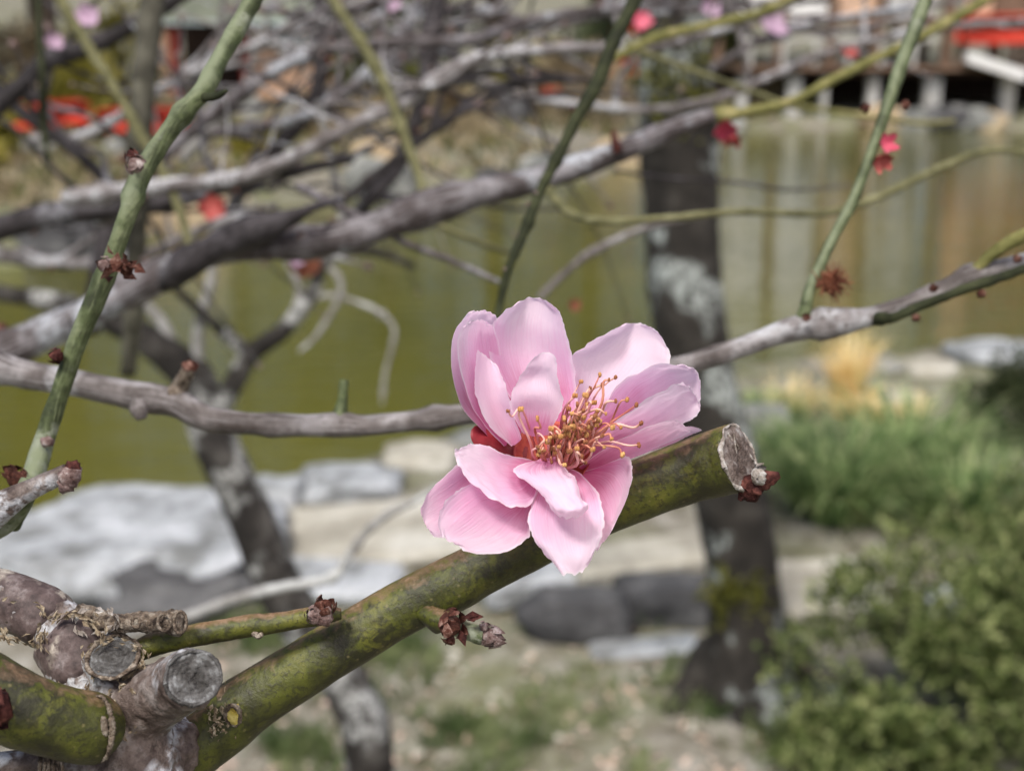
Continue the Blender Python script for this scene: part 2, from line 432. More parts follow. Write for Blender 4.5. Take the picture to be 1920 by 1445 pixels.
M['redbud'] = simple('red_blossom_petal', lin(140, 52, 50), 0.6, 0.3, lin(178, 92, 86), 120)
M['pinkbud'] = simple('magenta_blossom_petal', lin(180, 66, 90), 0.6, 0.3, lin(204, 110, 128), 120)
M['palebud'] = simple('pale_blossom_petal', lin(160, 132, 154), 0.6, 0.3, lin(184, 160, 178), 120)
M['dryflower'] = simple('withered_flower', lin(90, 52, 40), 0.8, 0.2, lin(136, 86, 64), 300)

def stone(name, a, b, c, sc=3.0, bd=0.03):
    m = Mat(name, 0.9, 0.2)
    n1 = m.noise(sc, 5, 0.6); n2 = m.noise(sc * 6, 4, 0.65)
    m.col(m.mix(m.math('MULTIPLY', m.step(n2, 0.5, 0.66), 0.35), m.ramp(n1, [(0.36, a), (0.5, b), (0.64, c)]), a))
    m.bump(m.math('ADD', n1, m.math('MULTIPLY', n2, 0.5)), 0.7, bd); return m.m
M['rockpale'] = stone('pale_granite', lin(112, 114, 113), lin(158, 162, 165), lin(188, 192, 196), 7)
M['rockpale2'] = stone('pale_sandy_stone', lin(140, 136, 124), lin(172, 168, 155), lin(194, 192, 182), 5)
M['rockdark'] = stone('dark_and_shade_stone', lin(54, 54, 55), lin(78, 78, 79), lin(106, 106, 106), 6)  # also carries the shade of the kerb face and boulder hollow
M['rockgrey'] = stone('grey_garden_stone', lin(92, 94, 92), lin(130, 132, 128), lin(170, 170, 164), 3)
M['rocktan'] = stone('tan_bank_stone', lin(128, 112, 88), lin(174, 156, 128), lin(206, 190, 160), 2)

def ground():
    m = Mat('sandy_garden_soil', 0.95, 0.1)
    n1 = m.noise(1.6, 5, 0.6); n2 = m.noise(14, 5, 0.65); n3 = m.noise(70, 3, 0.6); n4 = m.noise(0.8, 3)
    c = m.ramp(n2, [(0.34, lin(92, 87, 75)), (0.5, lin(130, 126, 114)), (0.66, lin(156, 153, 144))])
    c = m.mix(m.math('MULTIPLY', m.step(n1, 0.46, 0.62), 0.7), c, m.ramp(n3, [(0.4, lin(84, 92, 56)), (0.6, lin(124, 130, 84))]))
    c = m.mix(m.math('MULTIPLY', m.step(n3, 0.6, 0.68), 0.6), c, lin(96, 82, 66))
    m.col(c); m.bump(m.math('ADD', n2, m.math('MULTIPLY', n3, 0.6)), 0.8, 0.02); return m.m
M['ground'] = ground()
def water():
    m = Mat('olive_pond_water', 0.06, 0.5)
    m.b.inputs['IOR'].default_value = 1.55
    n = m.noise(0.5, 3); m.col(m.ramp(n, [(0.35, lin(73, 74, 27)), (0.65, lin(89, 88, 35))]))
    a = m.noise(1.0, 3, 0.5, vec=m.mapped((1.2, 9.0, 1.0))); b = m.noise(1.0, 2, 0.5, vec=m.mapped((5.0, 26.0, 1.0)))
    m.bump(m.math('ADD', m.math('MULTIPLY', a, 1.0, False), m.math('MULTIPLY', b, 0.3, False), False), 0.5, 0.02)
    return m.m
M['water'] = water()
def leaf(name, a, b, c, sc, trans=0.3, rough=0.55):
    m = Mat(name, rough, 0.3)
    n = m.noise(sc, 2, 0.5)
    col = m.ramp(n, [(0.34, a), (0.5, b), (0.66, c)]); m.col(col)
    tr = m.nt.nodes.new('ShaderNodeBsdfTranslucent'); m.link(col, tr.inputs['Color'])
    ms = m.nt.nodes.new('ShaderNodeMixShader'); ms.inputs[0].default_value = trans
    m.link(m.b.outputs[0], ms.inputs[1]); m.link(tr.outputs[0], ms.inputs[2]); m.link(ms.outputs[0], m.out.inputs['Surface'])
    return m.m
M['leafshrub'] = leaf('shrub_leaf', lin(40, 48, 27), lin(100, 116, 62), lin(176, 182, 126), 34)
M['leafdark'] = leaf('dark_shrub_leaf', lin(40, 48, 30), lin(58, 68, 40), lin(84, 94, 58), 16)
M['grass'] = leaf('green_grass_blade', lin(56, 80, 46), lin(116, 142, 84), lin(190, 198, 146), 18)
M['strawsuntone'] = leaf('sun_toned_straw_blade', lin(232, 200, 132), lin(248, 226, 168), lin(255, 242, 204), 20, 0.2)  # straw colour raised to imitate sunlight on the tuft and its spill
M['grassground'] = leaf('short_grass_blade', lin(74, 92, 54), lin(108, 122, 78), lin(148, 156, 112), 7)
M['leafyellow'] = leaf('yellow_green_tree_leaf', lin(116, 112, 44), lin(158, 152, 70), lin(196, 184, 104), 1.2, 0.4)  # yellow and beige leaf colours also suggest sun patches on the far bank
M['leafolive'] = leaf('olive_tree_leaf', lin(74, 80, 40), lin(110, 114, 60), lin(146, 146, 84), 1.2, 0.35)
M['leafbeige'] = leaf('dry_beige_tree_leaf', lin(118, 104, 80), lin(166, 150, 120), lin(204, 192, 164), 1.4, 0.35)
M['leafever'] = leaf('evergreen_tree_leaf', lin(36, 48, 28), lin(58, 72, 40), lin(90, 104, 60), 1.2, 0.25)
M['moss'] = leaf('moss_tuft', lin(62, 64, 24), lin(92, 94, 36), lin(126, 124, 58), 40)
M['woodbrown'] = simple('weathered_brown_wood', lin(96, 76, 62), 0.8, 0.2, lin(140, 116, 98), 5, 0.5, 0.005)
M['woodpale'] = simple('weathered_pale_wood', lin(166, 164, 158), 0.8, 0.2, lin(196, 196, 194), 5, 0.5, 0.005)
M['wooddark'] = simple('dark_stained_wood', lin(46, 36, 32), 0.8, 0.2, lin(66, 52, 46), 5, 0.5, 0.005)
M['plaster'] = simple('white_plaster', lin(228, 228, 226), 0.85, 0.2, lin(238, 238, 238), 2)
M['plasterpink'] = simple('pinkish_clay_plaster', lin(206, 168, 140), 0.85, 0.2, lin(224, 188, 160), 2)
M['roof'] = simple('green_grey_roof_sheet', lin(120, 128, 112), 0.6, 0.3, lin(142, 148, 132), 3)
M['roofpale'] = simple('pale_roof_edge', lin(178, 196, 198), 0.5, 0.3, lin(198, 212, 214), 3)
M['redfelt'] = simple('red_felt_cloth', lin(196, 56, 44), 0.9, 0.1, lin(210, 84, 68), 6)
M['redwood'] = simple('faded_red_painted_wood', lin(140, 56, 50), 0.7, 0.2, lin(168, 80, 70), 6)
M['litter'] = simple('fallen_pale_leaf', lin(186, 160, 140), 0.8, 0.2, lin(220, 200, 188), 9)
# ------------------------------------------------------------------ the setting: ground and pond
WZ = -0.25
near_px = [(-900, 985), (-300, 975), (60, 968), (400, 930), (560, 892), (720, 846), (860, 812), (1080, 750), (1300, 700), (1500, 668), (1720, 655), (1920, 632), (2500, 600), (3600, 560)]
far_px = [(4200, 262), (2500, 246), (1900, 243), (1500, 243), (1330, 250), (1230, 275), (1120, 335), (900, 352), (620, 372), (380, 425), (120, 492), (-200, 515), (-900, 540), (-1500, 600)]
POND = np.array([tuple(G(x, y, 0.0).xy) for x, y in near_px] + [tuple(G(x, y, WZ).xy) for x, y in far_px])
def pond_sd(x, y):
    """signed distance to the shoreline, negative in the water"""
    x = np.asarray(x, float); y = np.asarray(y, float)
    d = np.full(x.shape, 1e9); ins = np.zeros(x.shape, bool)
    n = len(POND)
    for i in range(n):
        a, b = POND[i], POND[(i + 1) % n]
        e = b - a; t = np.clip(((x - a[0]) * e[0] + (y - a[1]) * e[1]) / (e @ e), 0, 1)
        d = np.minimum(d, np.hypot(x - a[0] - t * e[0], y - a[1] - t * e[1]))
        c = ((a[1] > y) != (b[1] > y)) & (x < (b[0] - a[0]) * (y - a[1]) / (b[1] - a[1] + 1e-12) + a[0])
        ins ^= c
    return np.where(ins, -d, d)
def height(x, y):
    x = np.asarray(x, float); y = np.asarray(y, float)
    s = pond_sd(x, y)
    far = np.clip((y - 8.0) / 2.0, 0, 1)
    out_near = np.clip(0.0 + 0 * s, -1, 1)
    out_far = WZ + 0.02 + np.clip(s, 0, 0.8) * 0.35 + np.clip(s - 0.8, 0, 12) * 0.035 + np.clip(s - 13, 0, 60) * 0.07
    z = np.where(s > 0, out_near * (1 - far) + out_far * far, np.maximum(-0.9, WZ * (1 - far) * 0 + (-0.02) * (1 - far) + (WZ) * far + s * 1.6))
    return z
ys = np.concatenate([np.linspace(-6, 1.2, 10)[:-1], np.linspace(1.2, 8, 110)[:-1], np.linspace(8, 30, 90)[:-1], np.geomspace(30, 260, 14)])
xh = np.concatenate([np.linspace(0, 4, 60)[:-1], np.linspace(4, 14, 40)[:-1], np.geomspace(14, 160, 14)])
xs = np.concatenate([-xh[::-1][:-1], xh])
GX, GY = np.meshgrid(xs, ys)
GZ = height(GX, GY)
rough = np.array([[0.012 * mnoise.fractal(Vector((x * 2.2, y * 2.2, 0)), 1.0, 2.0, 3) for x in xs] for y in ys])
GZ = GZ + rough * np.where(np.abs(GX) < 14, 1, 0)
mb = MB()
nx, ny = len(xs), len(ys)
mb.add(np.stack([GX.ravel(), GY.ravel(), GZ.ravel()], 1),
       [(j * nx + i, j * nx + i + 1, (j + 1) * nx + i + 1, (j + 1) * nx + i) for j in range(ny - 1) for i in range(nx - 1)])
o = mb.build('ground', M['ground']); o['kind'] = 'structure'
mb = MB()
wx = np.linspace(-26, 26, 27); wy = np.linspace(2.0, 30, 15)
mb.add([(x, y, WZ) for y in wy for x in wx], [(j * 27 + i, j * 27 + i + 1, (j + 1) * 27 + i + 1, (j + 1) * 27 + i) for j in range(14) for i in range(26)])
o = mb.build('water', M['water']); o['kind'] = 'structure'
def gz(x, y): return float(height(np.array([x]), np.array([y]))[0])

# ------------------------------------------------------------------ stones along the pond
rs = random.Random(4)
def rock(px, py, wpx, hpx, mat, label, group=None, depthf=0.8, seed=0, flat=None, amp=0.28, z0=0.0, name='garden_stone', under=0.0, sub=(22, 13)):
    p = G(px, py, z0); d = (p - CAM).dot(FWD)
    w, h = wpx * d / FPX, hpx * d / FPX
    m = MB(); blob(m, (p.x, p.y + w * depthf * 0.25, z0 + h * 0.32), (w / 2, w / 2 * depthf, h * 0.68), amp, 1.3, seed, sub, flat, under)
    o = m.build(name, M[mat]); tag(o, label, 'stone', group); return o
# the big pale boulder; shade in its hollow front is put into dark stone
p = G(215, 1150, 0); d = (p - CAM).dot(FWD)
b = thing('boulder', 'broad pale flat-topped boulder at the pond edge with a dark hollowed face', 'boulder', p)
m = MB(); blob(m, (p.x - 0.02, p.y + 0.26, 0.055), (0.40, 0.33, 0.095), 0.24, 1.5, 3, (56, 30), 0.85, 0.35); m.build('top_slab', M['rockpale'], b)
m = MB(); blob(m, (p.x + 0.14, p.y + 0.085, 0.028), (0.20, 0.20, 0.088), 0.3, 1.4, 8, (30, 18)); m.build('shade_base', M['rockdark'], b)
m = MB(); blob(m, (p.x - 0.24, p.y + 0.12, 0.02), (0.17, 0.18, 0.08), 0.3, 1.4, 12, (26, 16)); m.build('pale_base', M['rockgrey'], b)
rock(655, 930, 190, 42, 'rockpale', 'pale wedge-shaped stone at the water edge above the flat sandy slabs', seed=5, flat=0.8)
rock(512, 942, 120, 40, 'rockpale', 'small rounded pale stone between the boulder and the wedge-shaped stone', seed=6)
rock(790, 880, 150, 38, 'rockpale2', 'pale stone at the water edge half hidden by the lower left petals', seed=7, flat=0.8)
rock(900, 848, 120, 32, 'rockgrey', 'grey stone at the water edge behind the dark red sepal', seed=9)
rock(1745, 705, 110, 26, 'rockpale2', 'flat pale stone on the bank beside the dark clipped shrub', seed=15, flat=0.8)
rock(1880, 680, 170, 30, 'rockpale', 'long pale stone on the bank above the dark clipped shrub', seed=16, flat=0.8)
rock(1655, 700, 80, 24, 'rockgrey', 'grey stone on the bank right behind the straw grass', seed=17)
rock(1615, 716, 46, 24, 'rockpale', 'small white stone against the straw grass tuft', seed=18)
rock(1690, 768, 70, 34, 'rockpale2', 'small pale stone at the foot of the straw grass', seed=19)
rock(1430, 812, 120, 50, 'rockgrey', 'grey stone beside the dark trunk below the straw grass', seed=20)
rock(1770, 1150, 70, 44, 'rockpale', 'pale pebble showing among the shrub leaves', seed=21, z0=0.30)
# flat slabs and the kerb, its shaded face put into darker stone
def slab(cpx, cpy, lx, ly, h, mat, rz, label, z=0.0, name='paving_slab'):
    p = G(cpx, cpy, z + h); m = MB(); box(m, (p.x, p.y, z + h / 2), (lx, ly, h), rz, 0.018)
    # hewn, not perfect
    m.v = [(v[0] + 0.02 * mnoise.noise(Vector(v) * 7), v[1] + 0.02 * mnoise.noise(Vector(v) * 7 + Vector((5, 0, 0))), v[2] + 0.008 * mnoise.noise(Vector(v) * 9)) for v in m.v]
    o = m.build(name, M[mat], smooth=False); tag(o, label, 'slab'); return o
slab(735, 985, 0.62, 0.42, 0.05, 'rockpale2', 0.25, 'broad pale sandy slab beside the leaning dark stem')
slab(600, 1075, 0.42, 0.22, 0.05, 'rockpale', -0.1, 'pale slab lying right of the boulder behind the pale thin twig')
slab(1000, 1050, 0.30, 0.22, 0.08, 'rockpale', 0.3, 'raised pale slab below the drooping lowest petal')
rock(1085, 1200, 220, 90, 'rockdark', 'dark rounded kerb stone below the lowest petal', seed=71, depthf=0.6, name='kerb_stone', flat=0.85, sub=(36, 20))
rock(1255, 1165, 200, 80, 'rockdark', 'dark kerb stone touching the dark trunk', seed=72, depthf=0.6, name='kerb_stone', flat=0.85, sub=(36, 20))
slab(1200, 1030, 0.40, 0.18, 0.10, 'rockpale2', 0.3, 'pale slab lying behind the dark kerb stones')
slab(1215, 1205, 0.26, 0.08, 0.02, 'rockpale', 0.2, 'small pale slab in front of the dark kerb stones')
slab(1560, 1085, 0.34, 0.30, 0.05, 'rockpale2', 0.1, 'pale flat slab right of the trunk below the green grass')

# ------------------------------------------------------------------ vegetation
def leaves(mb, pts, dirs, size, rnd, asp=0.5, fold=0.25):
    vs_, fs_ = [], []
    for p, d in zip(pts, dirs):
        L = size * rnd.uniform(0.6, 1.35); W = L * asp
        d, u, v = frame(d); a = rnd.uniform(0, 6.28); s = math.cos(a) * u + math.sin(a) * v; n = d.cross(s)
        b = len(vs_)
        vs_ += [p, p + d * L * 0.5 + s * W * 0.5 + n * W * fold, p + d * L - n * L * 0.1, p + d * L * 0.5 - s * W * 0.5 + n * W * fold]
        fs_.append((b, b + 1, b + 2, b + 3))
    mb.add(vs_, fs_)
def rdir(r):
    z = r.uniform(-1, 1); a = r.uniform(0, 6.283); q = math.sqrt(1 - z * z); return Vector((q * math.cos(a), q * math.sin(a), z))
def shrub(base, rx, ry, h, nleaf, lsize, mat, label, seed, name='shrub', nclump=26, stem='branchdark', group=None, asp=0.5, twiggy=0):
    r = random.Random(seed); base = Vector(base)
    t = thing(name, label, 'shrub', base, group)
    m = MB(); pts, dirs = [], []
    cl = []
    for k in range(nclump):
        d = rdir(r); d.z = abs(d.z)
        q = r.uniform(0.55, 0.92)
        cl.append((base + Vector((d.x * rx * q, d.y * ry * q, 0.08 * h + d.z * h * q * 0.9)), r.uniform(0.16, 0.3)))
    for k in range(nleaf):
        c, s = r.choice(cl); d = rdir(r)
        rr = s * (0.45 + 0.55 * r.random())
        p = c + Vector((d.x * rx * rr, d.y * ry * rr, d.z * h * rr * 0.8))
        if p.z < base.z: p.z = base.z + r.random() * 0.1 * h
        pts.append(p); dirs.append((d + Vector((0, 0, 0.5)) + rdir(r) * 0.6))
    leaves(m, pts, dirs, lsize, r, asp); m.build('crown', M[mat], t, smooth=False)
    if twiggy:
        for k in range(twiggy):
            c, s = r.choice(cl); d = (c - base); d.z *= 0.7; d = (d.normalized() + rdir(r) * 0.5).normalized(); e = c + d * h * r.uniform(0.12, 0.36); m = MB()
            tube(m, [(*base.lerp(c, 0.6), h * 0.008), (*c, h * 0.006), (*e, h * 0.003)], 8, 5, 0.2); m.build('twig', M['treefar'], t)
            m = MB(); pp = [c.lerp(e, r.random()) for q in range(22)]; leaves(m, pp, [rdir(r) + Vector((0, 0, 0.4)) for q in pp], lsize * 0.9, r, asp); m.build('leaf_spray', M[mat], t, smooth=False, kind='stuff')
    for k in range(6):
        c, s = cl[k]; m = MB()
        mid = base.lerp(c, 0.5) + Vector((0, 0, 0.06 * h))
        tube(m, [(*(base + rdir(r) * rx * 0.06).xy, base.z - 0.01, h * 0.022), (*mid, h * 0.016), (*c, h * 0.008)], 8, 6); m.build('stem', M[stem], t)
    return t
shrub(G(1845, 1400), 0.42, 0.36, 0.46, 9500, 0.023, 'leafshrub', 'small-leaved green shrub in front of the dark trunk', 11, nclump=38, twiggy=60)
shrub(G(1665, 1490), 0.21, 0.20, 0.24, 3000, 0.022, 'leafshrub', 'low leafy shrub spreading at the foot of the green shrub', 12, nclump=22, twiggy=26)
shrub(G(1960, 1290), 0.34, 0.28, 0.50, 6500, 0.022, 'leafshrub', 'taller green shrub right behind the small-leaved shrub', 14, nclump=34, twiggy=40)
p = G(1905, 850); shrub((p.x + 0.08, p.y + 0.1, 0), 0.26, 0.26, 0.36, 6000, 0.02, 'leafdark', 'dark clipped shrub standing behind the long green grass', 13, nclump=30)

def grass_clump(base, n, length, spread, mat, label, seed, name='grass_clump', w=0.005, arch=0.6, up=0.9):
    r = random.Random(seed); base = Vector(base); m = MB()
    for k in range(n):
        a = r.uniform(0, 6.283); q = math.sqrt(r.random()) * spread
        p = base + Vector((q * math.cos(a), q * math.sin(a), 0)); L = length * r.uniform(0.3, 1.2)
        a2 = a + r.uniform(-0.7, 0.7); out = Vector((math.cos(a2), math.sin(a2), 0)); k2 = r.uniform(0.3, 1.0) * arch
        s = Vector((-out.y, out.x, 0)); vs_, fs_ = [], []
        for i in range(6):
            t = i / 5; c = p + out * (L * k2 * t ** 1.5) + Vector((0, 0, L * up * (t - 0.75 * k2 * t * t)))
            c.z = max(c.z, base.z + 0.004); ww = w * (1 - t) ** 0.6 * 0.5
            vs_ += [c - s * ww, c + s * ww]
            if i: fs_.append((2 * i - 2, 2 * i - 1, 2 * i + 1, 2 * i))
        m.add(vs_, fs_)
    o = m.build(name, M[mat], smooth=False); tag(o, label, 'grass'); return o
for i, (x, y, L, lab) in enumerate([(1570, 965, 0.33, 'long arching green grass clump beside the dark trunk'), (1700, 900, 0.36, 'tall green grass clump between the trunk grass and the dark shrub'),
                               (1800, 985, 0.30, 'green grass clump rising behind the top of the leafy shrub'), (1500, 890, 0.20, 'short green grass clump behind the cut branch end')]):
    grass_clump(G(x, y), 560, L * 1.25, 0.13, 'grass', lab, 30 + i, w=0.010, arch=0.85)
grass_clump(G(1585, 755), 420, 0.36, 0.045, 'strawsuntone', 'straw grass tuft coloured bright as if sunlit on the bank', 40, w=0.007, arch=0.55, up=0.95)
grass_clump(G(1640, 776), 700, 0.12, 0.17, 'strawsuntone', 'low straw-coloured grass spilling right of the tall straw tuft', 41, w=0.009, arch=0.9)
grass_clump(G(1490, 770), 120, 0.20, 0.10, 'strawsuntone', 'sparse straw-coloured stalks beside the trunk left of the bright tuft', 43, w=0.006, arch=0.8)
grass_clump(G(1440, 775), 420, 0.13, 0.14, 'grass', 'low green grass patch against the trunk on the bank', 42, w=0.008, arch=0.8)
grass_clump(G(1560, 785), 300, 0.07, 0.25, 'grassground', 'short mossy grass edge under the straw tuft', 44, w=0.008, arch=0.8)

# short grass and litter on the sandy soil: nobody could count it
r = random.Random(77)
m = MB()
tufts = []
for k in range(1400):
    px, py = r.uniform(330, 1560), r.uniform(1120, 1520)
    q = mnoise.noise(Vector((px * 0.006, py * 0.012, 3.3)))
    if q < 0.02 + 0.12 * (px > 1000) * (py < 1250): continue
    tufts.append(G(px, py))
for (px, py, n) in ((720, 1210, 60), (700, 1225, 50), (450, 1200, 50), (520, 1190, 50), (560, 1400, 40), (880, 1380, 40), (1400, 1290, 30), (640, 1230, 40), (1310, 1330, 30), (1450, 1340, 40), (1520, 1400, 50)):
    for k in range(n): tufts.append(G(px + r.gauss(0, 45), py + r.gauss(0, 14)))
for p in tufts:
    for k in range(8):
        a = r.uniform(0, 6.28); L = r.uniform(0.015, 0.05); o_ = Vector((math.cos(a), math.sin(a), 0)) * r.uniform(0.2, 0.9); s = Vector((-o_.y, o_.x, 0)).normalized() * 0.0022
        b0 = p + Vector((r.gauss(0, 0.012), r.gauss(0, 0.012), 0))
        m.add([b0 - s, b0 + s, b0 + o_ * L * 0.5 + Vector((0, 0, L * 0.7)) + s * 0.6, b0 + o_ * L + Vector((0, 0, L))], [(0, 1, 2, 3)])
o = m.build('grass', M['grassground'], smooth=False, kind='stuff'); o['label'] = 'short patchy green grass on the sandy soil'; o['category'] = 'grass'
m = MB(); pts = []; dirs = []
for k in range(420):
    p = G(r.uniform(330, 1560), r.uniform(1150, 1520)); pts.append(p + Vector((0, 0, 0.006))); a = r.uniform(0, 6.28); dirs.append(Vector((math.cos(a), math.sin(a), 0.25)))
leaves(m, pts, dirs, 0.022, r, 0.6); o = m.build('leaf_litter', M['litter'], smooth=False, kind='stuff'); o['label'] = 'pale fallen leaves scattered on the soil'; o['category'] = 'leaf litter'
m = MB()
for k in range(380):
    p = G(r.uniform(300, 1600), r.uniform(1040, 1520)); s = r.uniform(0.004, 0.014); blob(m, p + Vector((0, 0, s * 0.3)), (s, s * 0.8, s * 0.6), 0.3, 1.5, k, (6, 4))
o = m.build('gravel', M['rockpale2'], kind='stuff'); o['label'] = 'loose pale gravel strewn over the soil'; o['category'] = 'gravel'

# ------------------------------------------------------------------ the dark trunk on the right
def trunk_path(pts, dist):
    return [(*P(x, y, dist), wd * 0.5 * dist / FPX) for x, y, wd in pts]
base = G(1408, 1300); TD = (base - CAM).dot(FWD)
t = thing('tree', 'dark lichen-spotted tree trunk with flared base beside the leafy shrub', 'tree', base)
m = MB()
pth = [(1412, 1345, 250), (1408, 1290, 205), (1400, 1220, 158), (1394, 1130, 138), (1378, 1000, 132), (1345, 840, 130), (1305, 680, 140), (1284, 520, 146), (1276, 350, 140), (1270, 180, 136), (1262, 0, 128), (1250, -260, 120), (1235, -600, 100)]
tube(m, trunk_path(pth, TD), 90, 30, 0.16, 0.06, 0.8, 5); m.build('trunk', M['trunkdark'], t)
for i, (x0, y0, x1, y1, w0) in enumerate([(1340, 1270, 1240, 1350, 80), (1470, 1270, 1600, 1330, 95), (1420, 1290, 1440, 1400, 90)]):
    m = MB(); a, c = G(x0, y0), G(x1, y1)
    tube(m, [(a.x, a.y, 0.07, 0.045), (*a.lerp(c, 0.5).xy, 0.02, 0.035), (c.x, c.y, -0.02, 0.015)], 14, 12, 0.2, 0.08, 1, i); m.build('root', M['trunkdark'], t)
def tufts_on(t, px, py, sx, sy, n, L, mat, name, off=0.055, seed=1):
    r = random.Random(seed); m = MB(); pts, dirs = [], []
    for k in range(n):
        p = P(px + r.gauss(0, sx), py + r.gauss(0, sy), TD - off + r.uniform(-0.01, 0.015)); pts.append(p); dirs.append(Vector((r.gauss(0, 0.5), -0.6, r.gauss(-0.3, 0.5))))
    leaves(m, pts, dirs, L, r, 0.35); return m.build(name, M[mat], t, smooth=False)
tufts_on(t, 1355, 1105, 16, 26, 90, 0.035, 'moss', 'fern_tuft', 0.07, 1)
tufts_on(t, 1418, 1100, 7, 22, 60, 0.03, 'moss', 'fern_tuft', 0.07, 2)
tufts_on(t, 1265, 150, 34, 50, 260, 0.035, 'moss', 'moss_cushion', 0.072, 3)
m = MB(); tube(m, trunk_path([(1270, 160, 60), (1330, 60, 52), (1420, -80, 44), (1500, -240, 34)], TD), 20, 12, 0.15); m.build('limb', M['trunkdark'], t)
m = MB(); tube(m, trunk_path([(1262, 60, 60), (1190, -60, 50), (1080, -200, 40)], TD), 20, 12, 0.15); m.build('limb', M['trunkdark'], t)

# the slender leaning tree on the left, in front of the pond
SD = 1.15
t = thing('tree', 'slender dark leaning tree with pale lichen in front of the pond', 'tree', (P(705, 1500, SD).x, P(705, 1500, SD).y, 0))
def limb(pts, name='limb', mat='treedark', sides=12, **k):
    pts = [(q[0], q[1], q[2], q[3] * (0.52 if mat == 'branchpale' else 0.72)) for q in pts]; m = MB(); tube(m, pxpath(pts), None, sides, 0.16, 0.07, **k); return m.build(name, M[mat], t)
b = t.location
m = MB(); tube(m, [(b.x, b.y, -0.02, 0.030), (b.x - 0.004, b.y, 0.35, 0.026)] + pxpath([(695, 1445, SD, 92), (660, 1310, SD, 92), (590, 1200, SD, 88), (520, 1090, SD, 86), (470, 970, SD, 84), (425, 870, SD, 84), (392, 800, SD, 82), (372, 730, SD, 78), (345, 690, SD, 70), (285, 645, SD, 58), (215, 605, SD, 48), (120, 570, SD + .02, 40), (-60, 540, SD + .05, 30)]), 80, 18, 0.18, 0.07)
m.build('trunk', M['treedark'], t)
limb([(385, 800, SD, 60), (430, 735, SD, 58), (470, 665, SD, 52), (530, 620, SD, 46), (585, 550, SD, 40), (610, 490, SD, 34), (690, 470, SD, 26), (780, 500, SD, 16)])
limb([(470, 665, SD, 44), (420, 625, SD, 34), (395, 600, SD - .02, 26), (330, 540, SD - .04, 22), (280, 470, SD - .05, 16)])
limb([(372, 700, SD, 50), (372, 620, SD - .01, 44), (392, 540, SD - .02, 38), (402, 470, SD - .02, 28), (395, 380, SD - .02, 18)], mat='branchpale')
limb([(335, 665, SD, 44), (300, 600, SD, 40), (262, 560, SD, 32), (210, 500, SD, 24)], mat='branchpale')
limb([(585, 560, SD, 20), (622, 554, SD, 18), (668, 566, SD, 17), (705, 582, SD, 18), (738, 612, SD, 16), (734, 655, SD, 17), (722, 700, SD, 14), (716, 758, SD, 10)], mat='branchpale', knots=0.8)
limb([(530, 620, SD, 34), (560, 560, SD, 30), (545, 500, SD, 24), (500, 440, SD, 16)], mat='branchpale')
limb([(610, 490, SD, 26), (640, 540, SD, 22), (600, 620, SD, 18), (560, 660, SD, 12)], mat='branchpale')

# ------------------------------------------------------------------ far bank: stones, shrubs, trees, hut, pavilion
r = random.Random(21)
for k in range(26):
    i = r.uniform(0.6, len(far_px) - 3.2); a = int(i); tt = i - a
    x = far_px[a][0] * (1 - tt) + far_px[a + 1][0] * tt; y = far_px[a][1] * (1 - tt) + far_px[a + 1][1] * tt
    if x > 2100 or x < -100: continue
    p = G(x, y, WZ); s = r.uniform(0.22, 0.5); m = MB()
    blob(m, (p.x, p.y + 0.1, WZ + s * 0.25), (s, s * 0.7, s * r.uniform(0.45, 0.75)), 0.3, 1.3, k + 50, (16, 10))
    mt = r.choice(['rockgrey', 'rocktan', 'rockgrey', 'rockdark', 'rocktan'])
    o = m.build('shore_stone', M[mt])
    tag(o, {'rockgrey': 'grey stone at the waterline of the far bank', 'rocktan': 'tan stone at the waterline of the far bank', 'rockdark': 'dark stone at the waterline of the far bank'}[mt], 'stone', {'rockgrey': 'grey stones along the far waterline', 'rocktan': 'tan stones along the far waterline', 'rockdark': 'dark stones along the far waterline'}[mt])
def at(px, py, dist): return P(px, py, dist)
def onbank(px, dist):
    q = P(px, 200, dist); return Vector((q.x, q.y, gz(q.x, q.y)))
rock(60, 335, 130, 62, 'rockgrey', 'grey stone below the red-covered benches on the far bank', z0=-0.1, seed=60)
rock(925, 262, 150, 90, 'rockdark', 'dark angular rock on the far bank above the olive water', z0=-0.1, seed=61)
rock(250, 320, 110, 56, 'rockgrey', 'rounded grey stone on the far bank beside the grey stem', z0=-0.1, seed=62)
rock(440, 270, 120, 90, 'rockgrey', 'tall pale grey rock in front of the hut', z0=-0.1, seed=63)
rock(700, 330, 150, 60, 'rocktan', 'tan rock on the far bank left of the dark angular rock', z0=-0.15, seed=64)
